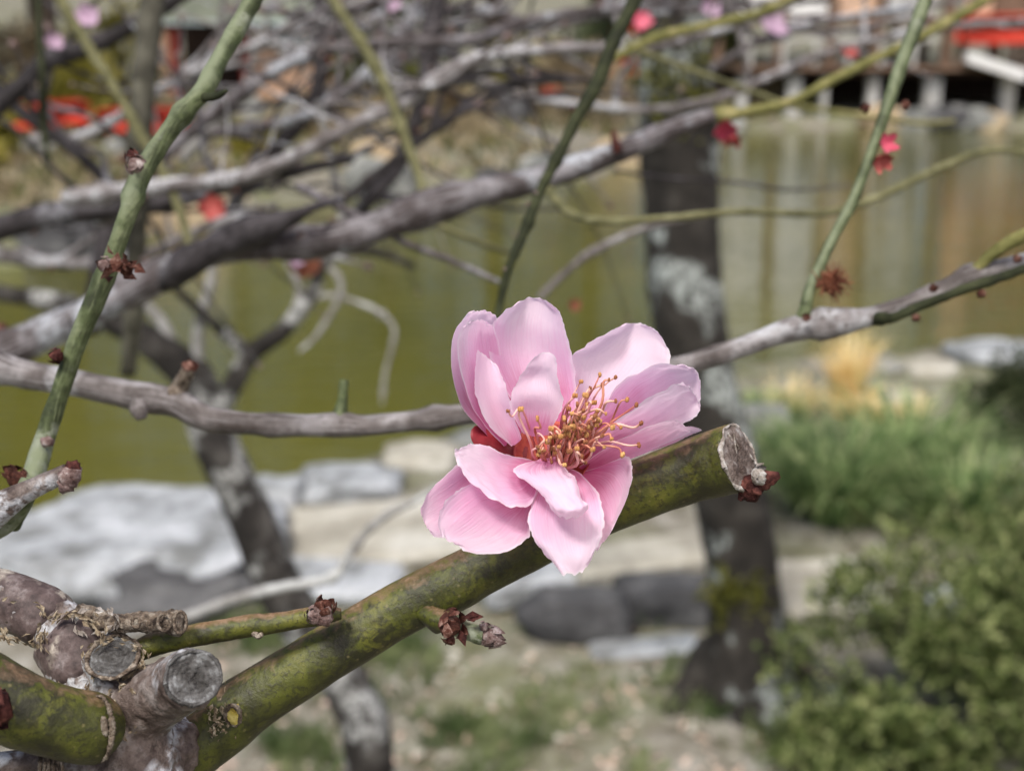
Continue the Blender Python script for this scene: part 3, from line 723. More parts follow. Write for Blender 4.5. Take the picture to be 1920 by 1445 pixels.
far_shrubs = [(20, 17, 0.9, 1.5, 'leafbeige', 'beige dry shrub behind the red-covered benches'), (150, 15.5, 0.6, 1.2, 'leafyellow', 'yellow-green shrub between the two red-covered benches'),
              (700, 19, 0.9, 1.6, 'leafolive', 'olive shrub right of the hut'), (640, 15.6, 0.6, 0.6, 'leafbeige', 'low beige dry shrub at the foot of the hut'), (800, 22, 1.2, 2.2, 'leafever', 'dark evergreen shrub beyond the dark angular rock'),
              (850, 16, 0.55, 0.55, 'leafbeige', 'low beige shrub near the dark angular rock'), (1080, 19, 1.0, 1.3, 'leafbeige', 'dry beige shrub on the point left of the dark trunk'),
              (1150, 24, 1.3, 2.2, 'leafever', 'evergreen shrub behind the dry beige point'), (1340, 25, 1.0, 1.6, 'leafolive', 'olive shrub at the left end of the pavilion'),
              (1420, 23.2, 0.5, 0.8, 'leafbeige', 'small beige shrub beside the first pavilion post'), (-60, 12, 0.6, 0.9, 'leafyellow', 'yellow-green shrub at the near corner of the far bank'), (960, 21, 0.9, 1.5, 'leafyellow', 'yellowish shrub behind the dark angular rock'), (230, 20, 1.0, 2.0, 'leafyellow', 'tall yellow-green shrub left of the hut'), (480, 13.2, 0.3, 0.35, 'leafyellow', 'small bright yellow shrub at the far waterline')]
for i, (px, dist, rad, h, mt, lab) in enumerate(far_shrubs):
    shrub(onbank(px, dist), rad, rad * 0.8, h, 1500, 0.13, mt, lab, 100 + i, nclump=18)
def far_tree(px, dist, h, rad, mat, label, seed, trunkmat='treefar', low=0.3, n=3200):
    r = random.Random(seed); b = onbank(px, dist); t = thing('tree', label, 'tree', b, None)
    m = MB(); top = b + Vector((r.gauss(0, 0.3), r.gauss(0, 0.3), h * 0.85))
    tube(m, [(*(b - Vector((0, 0, 0.1))), h * 0.03), (*b.lerp(top, 0.4), h * 0.022), (*top, h * 0.006)], 16, 10, 0.15); m.build('trunk', M[trunkmat], t)
    cl = []
    for k in range(16):
        d = rdir(r); c = b + Vector((d.x * rad * 0.75, d.y * rad * 0.75, h * (low + (1 - low) * (0.5 + 0.45 * d.z)))); cl.append(c)
        if k < 6:
            m = MB(); s = b.lerp(top, r.uniform(0.35, 0.7)); tube(m, [(*s, h * 0.010), (*s.lerp(c, 0.5), h * 0.007), (*c, h * 0.003)], 8, 6); m.build('limb', M[trunkmat], t)
    pts, dirs = [], []
    for k in range(n):
        c = r.choice(cl); d = rdir(r); pts.append(c + d * rad * 0.42 * (0.4 + 0.6 * r.random())); dirs.append(d + rdir(r) * 0.7)
    m = MB(); leaves(m, pts, dirs, 0.26, r, 0.55); m.build('crown', M[mat], t, smooth=False)
for i, a in enumerate([(-260, 15, 7.5, 2.4, 'leafyellow', 'yellow-green tree at the near corner of the far bank'), (90, 20, 8.5, 2.8, 'leafyellow', 'broad yellow-green tree behind the red-covered benches'),
                       (430, 26, 9.5, 3.0, 'leafyellow', 'tall yellow-green tree behind the hut'), (700, 23, 8.0, 2.6, 'leafolive', 'olive tree right of the hut'), (930, 27, 9.5, 3.0, 'leafyellow', 'yellow-green tree beyond the dark angular rock'),
                       (1130, 28, 9.0, 2.8, 'leafolive', 'olive tree left of the pavilion'), (1330, 31, 10, 3.2, 'leafever', 'tall evergreen tree behind the left end of the pavilion'), (1620, 33, 11, 3.4, 'leafolive', 'olive tree behind the middle of the pavilion'),
                       (1900, 32, 11, 3.4, 'leafever', 'evergreen tree behind the red cloth of the pavilion'), (2250, 30, 10, 3.2, 'leafolive', 'olive tree past the right end of the pavilion'), (-700, 17, 8, 3.0, 'leafolive', 'olive tree standing past the near corner of the far bank')]):
    far_tree(*a, seed=200 + i)

# low ground cover on the far bank, one mass
r = random.Random(55); m = MB(); m2 = MB()
for k in range(5200):
    px = r.uniform(-250, 1450); dist = r.uniform(9.5, 24); q = P(px, 200, dist)
    if float(pond_sd(np.array([q.x]), np.array([q.y]))[0]) < 0.15: continue
    if mnoise.noise(Vector((q.x * 0.7, q.y * 0.7, 1))) < -0.12: continue
    z = gz(q.x, q.y)
    for j in range(3):
        a_ = r.uniform(0, 6.28); leaves(m if r.random() < 0.6 else m2, [Vector((q.x + r.gauss(0, .08), q.y + r.gauss(0, .08), z))], [Vector((math.cos(a_) * .6, math.sin(a_) * .6, 1))], 0.16, r, 0.35)
for mm_, mt, lab in ((m, 'leafbeige', 'dry straw ground cover on the far bank'), (m2, 'leafolive', 'low olive ground cover on the far bank')):
    o = mm_.build('ground_cover', M[mt], smooth=False, kind='stuff'); o['label'] = lab; o['category'] = 'ground cover'

# benches covered with red felt
def bench(px, py, dist, L, rz, label):
    p = P(px, py, dist); g = gz(p.x, p.y); t = thing('bench', label, 'bench', (p.x, p.y, g)); h = p.z - g
    m = MB(); box(m, (p.x, p.y, p.z), (L, 0.55, 0.05), rz, 0.012); m.build('seat', M['woodbrown'], t)
    m = MB(); box(m, (p.x, p.y, p.z - 0.075), (L * 0.96 + 0.06, 0.60, 0.26), rz, 0.02); m.build('red_cloth', M['redfelt'], t)
    for sx in (-1, 1):
        for sy in (-1, 1):
            m = MB(); q = Vector((sx * L * 0.42, sy * 0.2, 0)); c, s = math.cos(rz), math.sin(rz)
            box(m, (p.x + q.x * c - q.y * s, p.y + q.x * s + q.y * c, g + (h - 0.1) / 2), (0.06, 0.06, h - 0.1), rz, 0.005); m.build('leg', M['woodbrown'], t)
bench(35, 205, 13.5, 0.75, 0.2, 'low bench under red felt nearest to the yellow-green corner shrub')
bench(125, 198, 14.5, 0.36, 0.5, 'narrow stool under red felt between the two longer benches')
bench(268, 212, 14.5, 0.85, -0.1, 'low bench under red felt behind the upright grey stem')
bench(1030, 150, 20, 0.42, 0.2, 'small stool under red felt on the point beside the dry beige shrub')
bench(1180, 45, 26, 0.75, 0.0, 'high bench under red felt seen beside the dark twig')
bench(1165, 118, 22, 0.35, 0.3, 'small red felt stool beside the evergreen shrub')
bench(865, 185, 19, 0.4, 0.3, 'red felt stool half hidden above the dark angular rock')

# the little hut
HD = 20.0
def hx(px): return (px - 960) / FPX * HD
def hz(py): return P(960, py, HD).z
hy = P(960, 100, HD).y
hut = thing('hut', 'small clay-walled hut with low green-grey roof and dark doorway', 'hut', (hx(460), hy, gz(hx(460), hy)))
gzh = gz(hx(460), hy) - 0.05
def hpart(name, x0, x1, z0, z1, y0, y1, mat, bev=0.01):
    m = MB(); box(m, ((x0 + x1) / 2, (y0 + y1) / 2, (z0 + z1) / 2), (x1 - x0, y1 - y0, z1 - z0), 0, bev); return m.build(name, M[mat], hut, smooth=False)
top = hz(52)
hpart('wall', hx(455), hx(600), gzh, top, hy, hy + 0.08, 'plasterpink')
hpart('wall', hx(300), hx(322), gzh, top, hy, hy + 0.08, 'plasterpink')
hpart('back_wall', hx(300), hx(600), gzh, top, hy + 1.5, hy + 1.58, 'wooddark')
for xx in (318, 452, 600): hpart('post', hx(xx), hx(xx + 22), gzh, top, hy - 0.05, hy + 0.06, 'redwood')
hpart('lintel', hx(310), hx(630), top - 0.02, top + 0.06, hy - 0.08, hy + 0.04, 'wooddark')
hpart('beam', hx(498), hx(592), hz(86), hz(66), hy - 0.12, hy - 0.03, 'roofpale')
hpart('plinth', hx(290), hx(630), gzh - 0.1, gzh + 0.12, hy - 0.2, hy + 1.7, 'rockgrey')
m = MB(); x0, x1 = hx(325), hx(640); z0 = hz(46); yy = hy - 0.45
prof = [(yy, z0), (yy, z0 + 0.05), (yy + 1.35, z0 + 0.75), (yy + 2.7, z0 + 0.05), (yy + 2.7, z0), (yy + 1.35, z0 + 0.68)]
m.add([(x, a, b) for x in (x0, x1) for a, b in prof], [(0, 1, 7, 6), (1, 2, 8, 7), (2, 3, 9, 8), (3, 4, 10, 9), (4, 5, 11, 10), (5, 0, 6, 11), (0, 5, 2, 1), (5, 4, 3, 2), (6, 7, 8, 11), (11, 8, 9, 10)])
rf = m.build('roof', M['roof'], hut, smooth=False)
m = MB(); box(m, ((x0 + x1) / 2, yy - 0.012, z0 + 0.02), (x1 - x0 + 0.04, 0.02, 0.06), 0, 0.004); m.build('roof_edge', M['roofpale'], rf, smooth=False)

# the pavilion on posts over the water
PD = 22.0
def qx(px): return (px - 960) / FPX * PD
def qz(py): return P(960, py, PD).z
py_ = P(960, 150, PD).y
pav = thing('pavilion', 'white-walled wooden pavilion standing on posts over the pond', 'pavilion', (qx(1680), py_, WZ))
def qpart(name, x0, x1, z0, z1, y0, y1, mat, bev=0.01, par=None):
    m = MB(); box(m, ((x0 + x1) / 2, (y0 + y1) / 2, (z0 + z1) / 2), (x1 - x0, y1 - y0, z1 - z0), 0, bev); return m.build(name, M[mat], par or pav, smooth=False)
deck = qz(128)
for a, w_ in ((1392, 18), (1488, 26), (1545, 12), (1636, 20), (1748, 30), (1888, 26), (2010, 26), (2130, 26)):
    qpart('post', qx(a - w_ / 2), qx(a + w_ / 2), WZ - 0.7, deck - 0.11, py_ - 0.14, py_ + 0.1, 'woodpale', 0.02)
for a in range(1380, 2160, 52): qpart('deck_board', qx(a), qx(a + 51), deck - 0.03, deck + 0.03, py_ - 0.35, py_ + 3.0, 'woodbrown', 0.006)
qpart('deck_beam', qx(1378), qx(2160), deck - 0.13, deck - 0.034, py_ - 0.2, py_ + 0.0, 'wooddark')
qpart('deck_shade_sheet', qx(1380), qx(2160), WZ - 0.5, deck - 0.14, py_ + 2.4, py_ + 2.5, 'wooddark')  # dark sheet standing in for the shade beneath the deck
wall0, wall1 = 1.62, 3.75
for a, b_, mt in ((1352, 1450, 'plaster'), (1470, 1545, 'plaster'), (1565, 1632, 'plasterpink'), (1652, 1745, 'woodpale'), (1800, 1850, 'plasterpink'), (1872, 1985, 'woodbrown'), (2005, 2120, 'plaster')):
    qpart('wall_panel', qx(a), qx(b_), wall0, wall1, py_ + 0.06, py_ + 0.12, mt)
for a in (1342, 1460, 1555, 1642, 1772, 1861, 1995, 2130): qpart('pillar', qx(a - 9), qx(a + 9), deck + 0.034, wall1 + 0.1, py_ - 0.02, py_ + 0.16, 'woodbrown')
qpart('wall_beam', qx(1335), qx(2140), wall0 - 0.1, wall0 - 0.003, py_ - 0.04, py_ + 0.18, 'woodbrown')
qpart('rail', qx(1378), qx(1740), deck + 0.45, deck + 0.52, py_ - 0.30, py_ - 0.24, 'woodpale')
for a in range(1400, 1741, 60): qpart('baluster', qx(a - 4), qx(a + 4), deck + 0.034, deck + 0.447, py_ - 0.295, py_ - 0.245, 'woodpale')
m = MB(); x0, x1 = qx(1290), qx(2200); yy = py_ - 0.3; z0 = wall1 + 0.1
prof = [(yy, z0), (yy, z0 + 0.09), (yy + 2.4, z0 + 1.3), (yy + 4.8, z0 + 0.09), (yy + 4.8, z0), (yy + 2.4, z0 + 1.2)]
m.add([(x, a, b) for x in (x0, x1) for a, b in prof], [(0, 1, 7, 6), (1, 2, 8, 7), (2, 3, 9, 8), (3, 4, 10, 9), (4, 5, 11, 10), (5, 0, 6, 11), (0, 5, 2, 1), (5, 4, 3, 2), (6, 7, 8, 11), (11, 8, 9, 10)])
m.build('roof', M['roof'], pav, smooth=False)
# cloth-covered benches on the deck, and a pale plank leaning at its edge
def deckbench(px0, px1, ztop, label, drop=0.42, y=-0.25):
    x0, x1 = qx(px0), qx(px1); t = thing('bench', label, 'bench', ((x0 + x1) / 2, py_ + y, deck + 0.03))
    m = MB(); box(m, ((x0 + x1) / 2, py_ + y, ztop - drop / 2), (x1 - x0, 0.5, drop), 0, 0.03); m.build('red_cloth', M['redfelt'], t)
    for sx in (x0 + 0.08, x1 - 0.08):
        m = MB(); box(m, (sx, py_ + y, (deck + 0.034 + ztop - drop - 0.004) / 2), (0.07, 0.35, ztop - drop - 0.004 - deck - 0.034), 0, 0.005); m.build('leg', M['woodbrown'], t)
deckbench(1782, 1960, qz(28), 'long bench under red felt on the pavilion deck', 0.5)
deckbench(1690, 1765, qz(-14), 'small high stand under red felt on the pavilion deck', 0.32, 0.9)
m = MB(); c = P(1846, 113, PD); x0, x1 = c.x - 0.55, c.x + 0.5
m.add([(x0, py_ - 0.62, c.z + 0.16), (x1, py_ - 0.62, c.z - 0.16), (x1, py_ - 0.36, c.z - 0.16), (x0, py_ - 0.36, c.z + 0.16)] + [(x0, py_ - 0.62, c.z - 0.02), (x1, py_ - 0.62, c.z - 0.34), (x1, py_ - 0.36, c.z - 0.34), (x0, py_ - 0.36, c.z - 0.02)],
      [(0, 1, 2, 3), (7, 6, 5, 4), (0, 4, 5, 1), (1, 5, 6, 2), (2, 6, 7, 3), (3, 7, 4, 0)])
tag(m.build('plank', M['plaster'], smooth=False), 'thick white plank sloping along the pavilion deck edge under the red bench', 'plank')
# ------------------------------------------------------------------ plum branches behind the blossom
def bud(parent, c, d, L, R, mat='budgrey', name='bud', scales=9, seed=0, open_=0.12):
    """scaly bud: a pointed core wrapped in overlapping scales"""
    r = random.Random(seed); c = Vector(c); d, u, v = frame(d); m = MB()
    n = 7; vs_, fs_ = [], []
    for i in range(6):
        t = i / 5; rad = R * 0.85 * math.sin(math.pi * (0.22 + 0.78 * t)) ** 0.8 if t < 1 else R * 0.03
        for k in range(n):
            a = 6.283 * k / n; vs_.append(c + d * L * t * 0.92 + (math.cos(a) * u + math.sin(a) * v) * rad)
    for i in range(5):
        for k in range(n): fs_.append((i * n + k, i * n + (k + 1) % n, (i + 1) * n + (k + 1) % n, (i + 1) * n + k))
    m.add(vs_, fs_)
    for s in range(scales):
        a0 = s * 2.4 + r.uniform(-0.3, 0.3); t0 = 0.55 * (1 - s / scales); vs_, fs_ = [], []
        for i in range(4):
            q = i / 3; t = t0 + q * 0.48
            rad = R * (0.62 + 0.5 * math.sin(math.pi * min(1, 0.2 + 0.7 * t))) * (1 - 0.35 * q) + R * open_ * q
            for j in (-1, 0, 1):
                a = a0 + j * 0.55 * (1 - q ** 2 * 0.9); vs_.append(c + d * (L * t) + (math.cos(a) * u + math.sin(a) * v) * rad * (1 + 0.08 * (j == 0)))
        for i in range(3):
            for j in range(2): fs_.append((i * 3 + j, i * 3 + j + 1, i * 3 + j + 4, i * 3 + j + 3))
        m.add(vs_, fs_)
    return m.build(name, M[mat], parent)
def small_flower(parent, c, d, R, mat, name='blossom', seed=0):
    """small crumpled five-petalled blossom"""
    r = random.Random(seed); c = Vector(c); d, u, v = frame(d); m = MB()
    for k in range(8):
        a = 6.283 * k / 5 + r.uniform(-0.2, 0.2); e = math.cos(a) * u + math.sin(a) * v; s = d.cross(e)
        lift = r.uniform(0.2, 0.9); vs_, fs_ = [], []
        for i in range(5):
            t = i / 4; w_ = R * 0.5 * math.sin(math.pi * (0.12 + 0.8 * t)); cc = c + e * R * t + d * R * lift * t * t
            for j in (-1, 0, 1): vs_.append(cc + s * w_ * j + d * R * 0.15 * (j * j) * t)
        for i in range(4):
            for j in range(2): fs_.append((i * 3 + j, i * 3 + j + 1, i * 3 + j + 4, i * 3 + j + 3))
        m.add(vs_, fs_)
    return m.build(name, M[mat], parent)

GB = 'plum branches behind the blossom'
brs = {}
def branch(key, label, pts, mat, twigs=0, buds=0, lump=0.14, fine=0.05, sides=14, seed=None, knots=0.3, tl=(60, 200), wf=0.74):
    seed = seed if seed is not None else sum(map(ord, key)); r = random.Random(seed)
    pts = [(q[0], q[1], q[2], q[3] * wf) for q in pts]; path = pxpath(pts); t = thing('plum_branch', label, 'branch', path[0][:3])
    m = MB(); pos, rad, tan = tube(m, path, None, sides, lump, fine, 1.0, seed, knots=knots); m.build('limb', M[mat], t)
    n = len(pos)
    for k in range(twigs):
        i = int(r.uniform(0.12, 0.92) * n); p = Vector(pos[i]); d = Vector(tan[i])
        dep = (p - CAM).dot(FWD); L = r.uniform(*tl) * dep / FPX; rr = r.uniform(2.2, 6.5) * dep / FPX
        ang = math.radians(r.choice((r.gauss(28, 16), r.gauss(40, 25), r.gauss(95, 20), r.gauss(-20, 18), r.gauss(160, 20))))   # most shoots sweep up and outward
        dirn = (RGT * math.cos(ang) + UPV * math.sin(ang) + FWD * r.gauss(0, 0.22)).normalized(); bend = (RGT * r.gauss(0, 1) + UPV * r.gauss(0, 1)) * 0.16
        m = MB(); q = p + dirn * L * 0.5 + bend * L * 0.4; e = p + dirn * L + bend * L * 0.3
        tube(m, [(*p, rr * 1.3), (*(p + dirn * L * 0.18), rr), (*(p + dirn * L * 0.3 + rdir(r) * L * 0.04), rr * 0.9), (*q, rr * 0.8), (*(q.lerp(e, 0.5) + rdir(r) * L * 0.04), rr * 0.6), (*e, rr * 0.4)], 24, 8, 0.25, 0.12, 1, seed + k, knots=0.6); tw = m.build('twig', M[mat], t)
        bud(tw, e, (e - q), rr * 3.2, rr * 1.2, 'budgrey', seed=k)
    for k in range(buds):
        i = int(r.uniform(0.05, 0.95) * n); d = frame(tan[i]); a = r.uniform(0, 6.28); s = math.cos(a) * d[1] + math.sin(a) * d[2]
        bud(t, Vector(pos[i]) + s * rad[i] * 0.85, s + d[0] * 0.4, rad[i] * 0.9, rad[i] * 0.36, r.choice(['budgrey', 'budbrown']), seed=k)
    brs[key] = (t, pos, rad, tan); return t
def on(key, px, py, dep, R, mat, name='blossom', d=(0.2, -0.8, 0.5), seed=0):
    t = brs[key][0]; return small_flower(t, P(px, py, dep), d, R * dep / FPX, mat, name, seed)

# the long mauve-grey branch right behind the blossom
a = 0.205
branch('mid', 'smooth mauve-grey branch passing right behind the pink blossom',
       [(-900, 480, .20, 84), (-480, 560, .20, 74), (-140, 650, .20, 66), (0, 692, a, 68), (130, 716, a, 62), (250, 742, a, 62), (330, 755, a, 66), (390, 785, a, 58), (520, 797, a, 50), (640, 796, a, 54), (700, 797, a, 50), (860, 778, a, 50), (1060, 745, .208, 48), (1300, 680, .212, 48), (1420, 640, .212, 48), (1500, 614, .212, 58), (1640, 592, .214, 46), (1750, 552, .216, 44), (1830, 515, .216, 46), (1935, 486, .218, 38), (2050, 440, .22, 36)], 'branchgrey', 0, 0, 0.1, 0.035, 22, 3, 0.25, wf=0.82)
t = brs['mid'][0]
def spur(par, pts, mat, name='spur', sides=12, lump=0.25, fine=0.15, seed=1, n=None):
    if name == 'side_shoot': pts = [(q[0], q[1], q[2], q[3] * 0.78) for q in pts]
    m = MB(); tube(m, pxpath(pts), n, sides, lump, fine, 1, seed); return m.build(name, M[mat], par)
s = spur(t, [(328, 745, a, 50), (340, 722, a, 32), (350, 702, a - .002, 30), (356, 684, a - .003, 24)], 'scaly')
bud(s, P(356, 690, a - .003), (0.3, -0.4, 1), .0016, .0012, 'budbrown')
spur(t, [(260, 750, a - .001, 36), (262, 772, a - .003, 30), (265, 786, a - .003, 18)], 'branchgrey')
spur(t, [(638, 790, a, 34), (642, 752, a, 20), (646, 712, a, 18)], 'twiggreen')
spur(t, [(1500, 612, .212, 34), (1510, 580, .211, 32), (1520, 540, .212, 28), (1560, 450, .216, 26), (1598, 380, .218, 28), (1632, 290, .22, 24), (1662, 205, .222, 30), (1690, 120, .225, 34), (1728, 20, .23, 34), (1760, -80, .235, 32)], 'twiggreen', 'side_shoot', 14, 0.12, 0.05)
spur(t, [(1640, 598, .213, 34), (1680, 594, .209, 26), (1730, 572, .208, 24), (1800, 545, .208, 24), (1870, 522, .21, 24), (1930, 500, .212, 22), (2010, 470, .212, 20)], 'twigdark', 'side_shoot')
spur(t, [(1800, 535, .216, 24), (1860, 478, .214, 30), (1930, 436, .212, 32), (2000, 405, .212, 30)], 'twigyellow', 'side_shoot')
for i, (x, y) in enumerate([(1748, 545), (1718, 590), (1838, 545), (1512, 600), (1905, 490)]): bud(t, P(x, y, .208), (0.1 * (-1) ** i, -0.4, -0.5 if i in (1, 2) else 0.7), .0015, .0007, 'budbrown', seed=i)
m = MB(); r = random.Random(8); c = P(1556, 528, .211)                          # withered flower
for k in range(120):
    d = (rdir(r) + Vector((0.35, -0.3, -0.1))).normalized(); e = c + d * r.uniform(.0016, .0040) + rdir(r) * .0006; q = c + d * .0014 + rdir(r) * .0007
    tube(m, [(*c, .00018), (*q, .00015), (*e, .00008)], 5, 5, 0.1)
blob(m, c, (.0013, .0012, .0014), 0.4, 2, 3, (10, 7)); m.build('withered_flower', M['dryflower'], t)
m = MB(); tube(m, pxpath([(1522, 540, .212, 14), (1536, 534, .2115, 10), (1550, 530, .211, 12)]), 6, 6); m.build('flower_stalk', M['dryflower'], t)
small_flower(t, P(1660, 270, .221), (0.4, -0.8, 0.3), 20 * .221 / FPX, 'pinkbud', seed=4)
small_flower(t, P(1650, 298, .222), (0.2, -0.8, -0.4), 21 * .221 / FPX, 'redbud', seed=5)
for i, (x, y, dx) in enumerate([(1628, 205, -1), (1690, 200, 1), (1600, 370, 1)]): bud(t, P(x, y, .221), (dx, -0.3, 0.3), .0016, .0009, 'budbrown', seed=i)

# the upright green twig on the left
b_ = 0.168
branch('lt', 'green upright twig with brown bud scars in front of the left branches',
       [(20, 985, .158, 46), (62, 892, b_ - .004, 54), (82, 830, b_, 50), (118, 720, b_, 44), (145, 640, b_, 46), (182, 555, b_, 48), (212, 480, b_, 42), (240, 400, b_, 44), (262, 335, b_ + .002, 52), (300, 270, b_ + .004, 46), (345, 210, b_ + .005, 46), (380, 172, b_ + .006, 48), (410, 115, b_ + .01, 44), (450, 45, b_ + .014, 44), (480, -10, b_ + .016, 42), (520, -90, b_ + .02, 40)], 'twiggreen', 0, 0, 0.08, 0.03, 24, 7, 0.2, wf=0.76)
t = brs['lt'][0]
spur(t, [(374, 182, .174, 20), (392, 183, .172, 16), (408, 180, .171, 14), (426, 170, .170, 6)], 'twigdark')
bud(t, P(262, 318, .166), (-0.5, -0.5, 0.8), .0022, .0013, 'budgrey', seed=3); bud(t, P(250, 300, .167), (-0.3, -0.2, 1), .0016, .0009, 'budred', seed=4)
m = MB(); r = random.Random(2)
for k in range(16):
    p = P(222 + r.gauss(0, 13), 502 + r.gauss(0, 7), .163 + r.uniform(-.001, .0015)); leaves(m, [p], [rdir(r) + Vector((0.4, -0.2, 0.6))], .0022, r, 0.6)
m.build('bud_scales', M['budbrown'], t)
bud(t, P(230, 505, .164), (0.8, -0.4, 0.5), .0020, .0009, 'budbrown', seed=5); bud(t, P(206, 500, .163), (-0.6, -0.4, 0.4), .0018, .0010, 'budgrey', seed=6)
bud(t, P(118, 668, .166), (-1, -0.2, 0.1), .0020, .0010, 'budred', seed=7)
m = MB(); blob(m, P(88, 828, .1655), (.0009, .0006, .0007), 0.3, 2, 1, (10, 7)); m.build('leaf_scar', M['budgrey'], t)
bud(t, P(40, 905, .161), (-0.3, -0.3, 0.9), .0022, .0012, 'budbrown', seed=8, open_=0.3); bud(t, P(26, 890, .161), (-0.5, -0.3, 0.6), .0016, .0009, 'budbrown', seed=9, open_=0.3)
s = spur(t, [(-560, 1180, .152, 90), (-280, 1085, .151, 76), (-60, 985, .150, 66), (0, 950, .150, 56), (50, 922, .150, 42), (95, 900, .150, 36), (126, 886, .150, 36)], 'purple_tan', 'spur', 18, 0.16, 0.07, 4, 40)
for i, (x, y, sz) in enumerate([(132, 893, .0013), (124, 908, .0010), (136, 878, .0009)]):
    m = MB(); blob(m, P(x, y, .148), (sz, sz, sz), 0.35, 2, i, (10, 8)); m.build('bud', M['budgrey' if i != 2 else 'budred'], s)
spur(t, [(-300, 1100, .154, 72), (-80, 1010, .153, 70), (0, 975, .153, 60), (40, 935, .152, 44), (58, 905, .153, 40)], 'twiggreen', 'spur', 18, 0.1, 0.05, 4, 30)

# the thick pale-topped branch sweeping across the whole picture
c_ = 0.36
branch('big', 'thick grey branch sweeping diagonally behind the blossom and turning green at its thin end',
       [(-900, 1050, c_, 120), (-500, 890, c_, 104), (-160, 740, c_, 92), (0, 662, c_, 86), (150, 596, c_, 80), (270, 530, c_, 84), (400, 474, c_, 62), (560, 458, c_, 66), (660, 440, c_, 70), (770, 402, c_, 80), (880, 366, c_, 70), (1010, 336, c_, 60), (1160, 284, c_, 52), (1260, 244, c_ + .01, 46), (1340, 216, c_ + .01, 40)], 'branchmauve', 0, 3, 0.14, 0.05, 20, 9, 0.35, wf=0.8)
t = brs['big'][0]
spur(t, [(1335, 218, c_ + .01, 36), (1420, 208, c_ + .01, 27), (1500, 184, c_ + .015, 24), (1580, 140, c_ + .02, 23), (1680, 92, c_ + .03, 21), (1780, 40, c_ + .04, 24), (1900, -30, c_ + .05, 22)], 'twigyellow', 'side_shoot', 14)
spur(t, [(300, 520, c_, 60), (400, 468, c_ - .004, 60), (470, 438, c_ - .008, 62), (545, 408, c_ - .01, 34), (585, 390, c_ - .01, 18), (640, 372, c_, 12)], 'branchdark', 'stub', 14)
spur(t, [(1160, 284, c_ - .003, 24), (1152, 262, c_ - .004, 14), (1150, 245, c_ - .004, 8)], 'budred', 'spur')
small_flower(t, P(1360, 240, c_), (0, -0.8, -0.5), 24 * c_ / FPX, 'pinkbud', seed=1); small_flower(t, P(1372, 258, c_), (0.2, -0.6, -0.8), 18 * c_ / FPX, 'redbud', seed=2)
spur(t, [(560, 350, c_ + .03, 22), (640, 390, c_ + .02, 20), (700, 420, c_ + .01, 20), (760, 455, c_, 18), (850, 490, c_ - .01, 16), (935, 528, c_ - .02, 12)], 'branchmauve', 'side_shoot')
spur(t, [(1025, 350, c_, 24), (1045, 378, c_ - .01, 22), (1080, 405, c_ - .02, 20), (1150, 415, c_ - .03, 18), (1260, 408, c_ - .03, 17), (1390, 397, c_ - .02, 17), (1540, 400, c_, 18), (1640, 372, c_ + .01, 22), (1770, 312, c_ + .02, 20), (1860, 282, c_ + .02, 16), (1960, 292, c_ + .02, 14)], 'twigolive', 'side_shoot')

branch('dk', 'thin dark green twig slanting down behind the top petal',
       [(1225, -90, .27, 34), (1190, 0, .265, 34), (1150, 80, .262, 32), (1120, 155, .26, 34), (1080, 225, .258, 28), (1040, 305, .256, 26), (1012, 360, .254, 24), (985, 430, .252, 24), (955, 500, .25, 20), (936, 575, .25, 18), (930, 640, .25, 14)], 'twigdark', 0, 4, 0.12, 0.06, 16, 5, 0.3, wf=0.8)
branch('up', 'upright grey-olive stem behind the green twig', [(300, -120, .52, 62), (286, 0, .52, 62), (274, 110, .52, 62), (264, 220, .52, 62), (258, 330, .52, 56), (256, 430, .52, 52), (252, 560, .53, 46), (240, 700, .55, 40)], 'stemolive', 0, 2, 0.08, 0.04, 16)
branch('ol1', 'slanting olive twig between the grey stem and the dark green twig', [(590, -60, .44, 28), (640, 25, .44, 27), (690, 100, .44, 27), (730, 180, .44, 27), (760, 260, .44, 27), (790, 345, .44, 25), (800, 400, .44, 20)], 'twigolive', 0, 2)
branch('ol2', 'short olive twig crossing the dark bent branch in the upper left', [(90, -60, .5, 24), (125, 20, .5, 26), (170, 95, .5, 26), (215, 165, .5, 26), (262, 250, .5, 24), (310, 330, .5, 22), (345, 420, .5, 22), (360, 500, .5, 16)], 'twigolive', 0, 2)
branch('th1', 'thin dark hanging twig beside the short olive twig', [(70, -50, .42, 17), (74, 60, .42, 18), (80, 150, .42, 18), (82, 240, .43, 16), (92, 300, .43, 12)], 'twigdark', 0, 2)
# the tangle above
e_ = 0.62
branch('a1', 'dark bent branch curving up across the upper left corner', [(-120, 290, e_, 50), (0, 196, e_, 48), (60, 140, e_, 44), (100, 108, e_, 52), (170, 88, e_, 44), (260, 42, e_, 40), (360, -20, e_, 36), (470, -80, e_, 30)], 'branchdark', 9, 4, tl=(110, 520))
branch('a2', 'thin grey branch rising from the red benches toward the hut roof', [(60, 260, .7, 26), (150, 256, .7, 26), (230, 216, .7, 26), (330, 150, .7, 24), (450, 98, .7, 24), (560, 45, .7, 22), (680, -30, .7, 20)], 'branchgrey', 10, 3, tl=(110, 520))
branch('a3', 'grey forked branch rising behind the green twig to the top', [(180, 420, .58, 40), (270, 330, .58, 38), (340, 262, .58, 36), (430, 190, .58, 34), (540, 120, .58, 32), (640, 88, .58, 30), (760, 80, .58, 30), (880, 75, .58, 30), (990, 40, .6, 28), (1100, 22, .6, 24), (1240, 10, .62, 20)], 'branchmauve', 10, 3, tl=(110, 520))
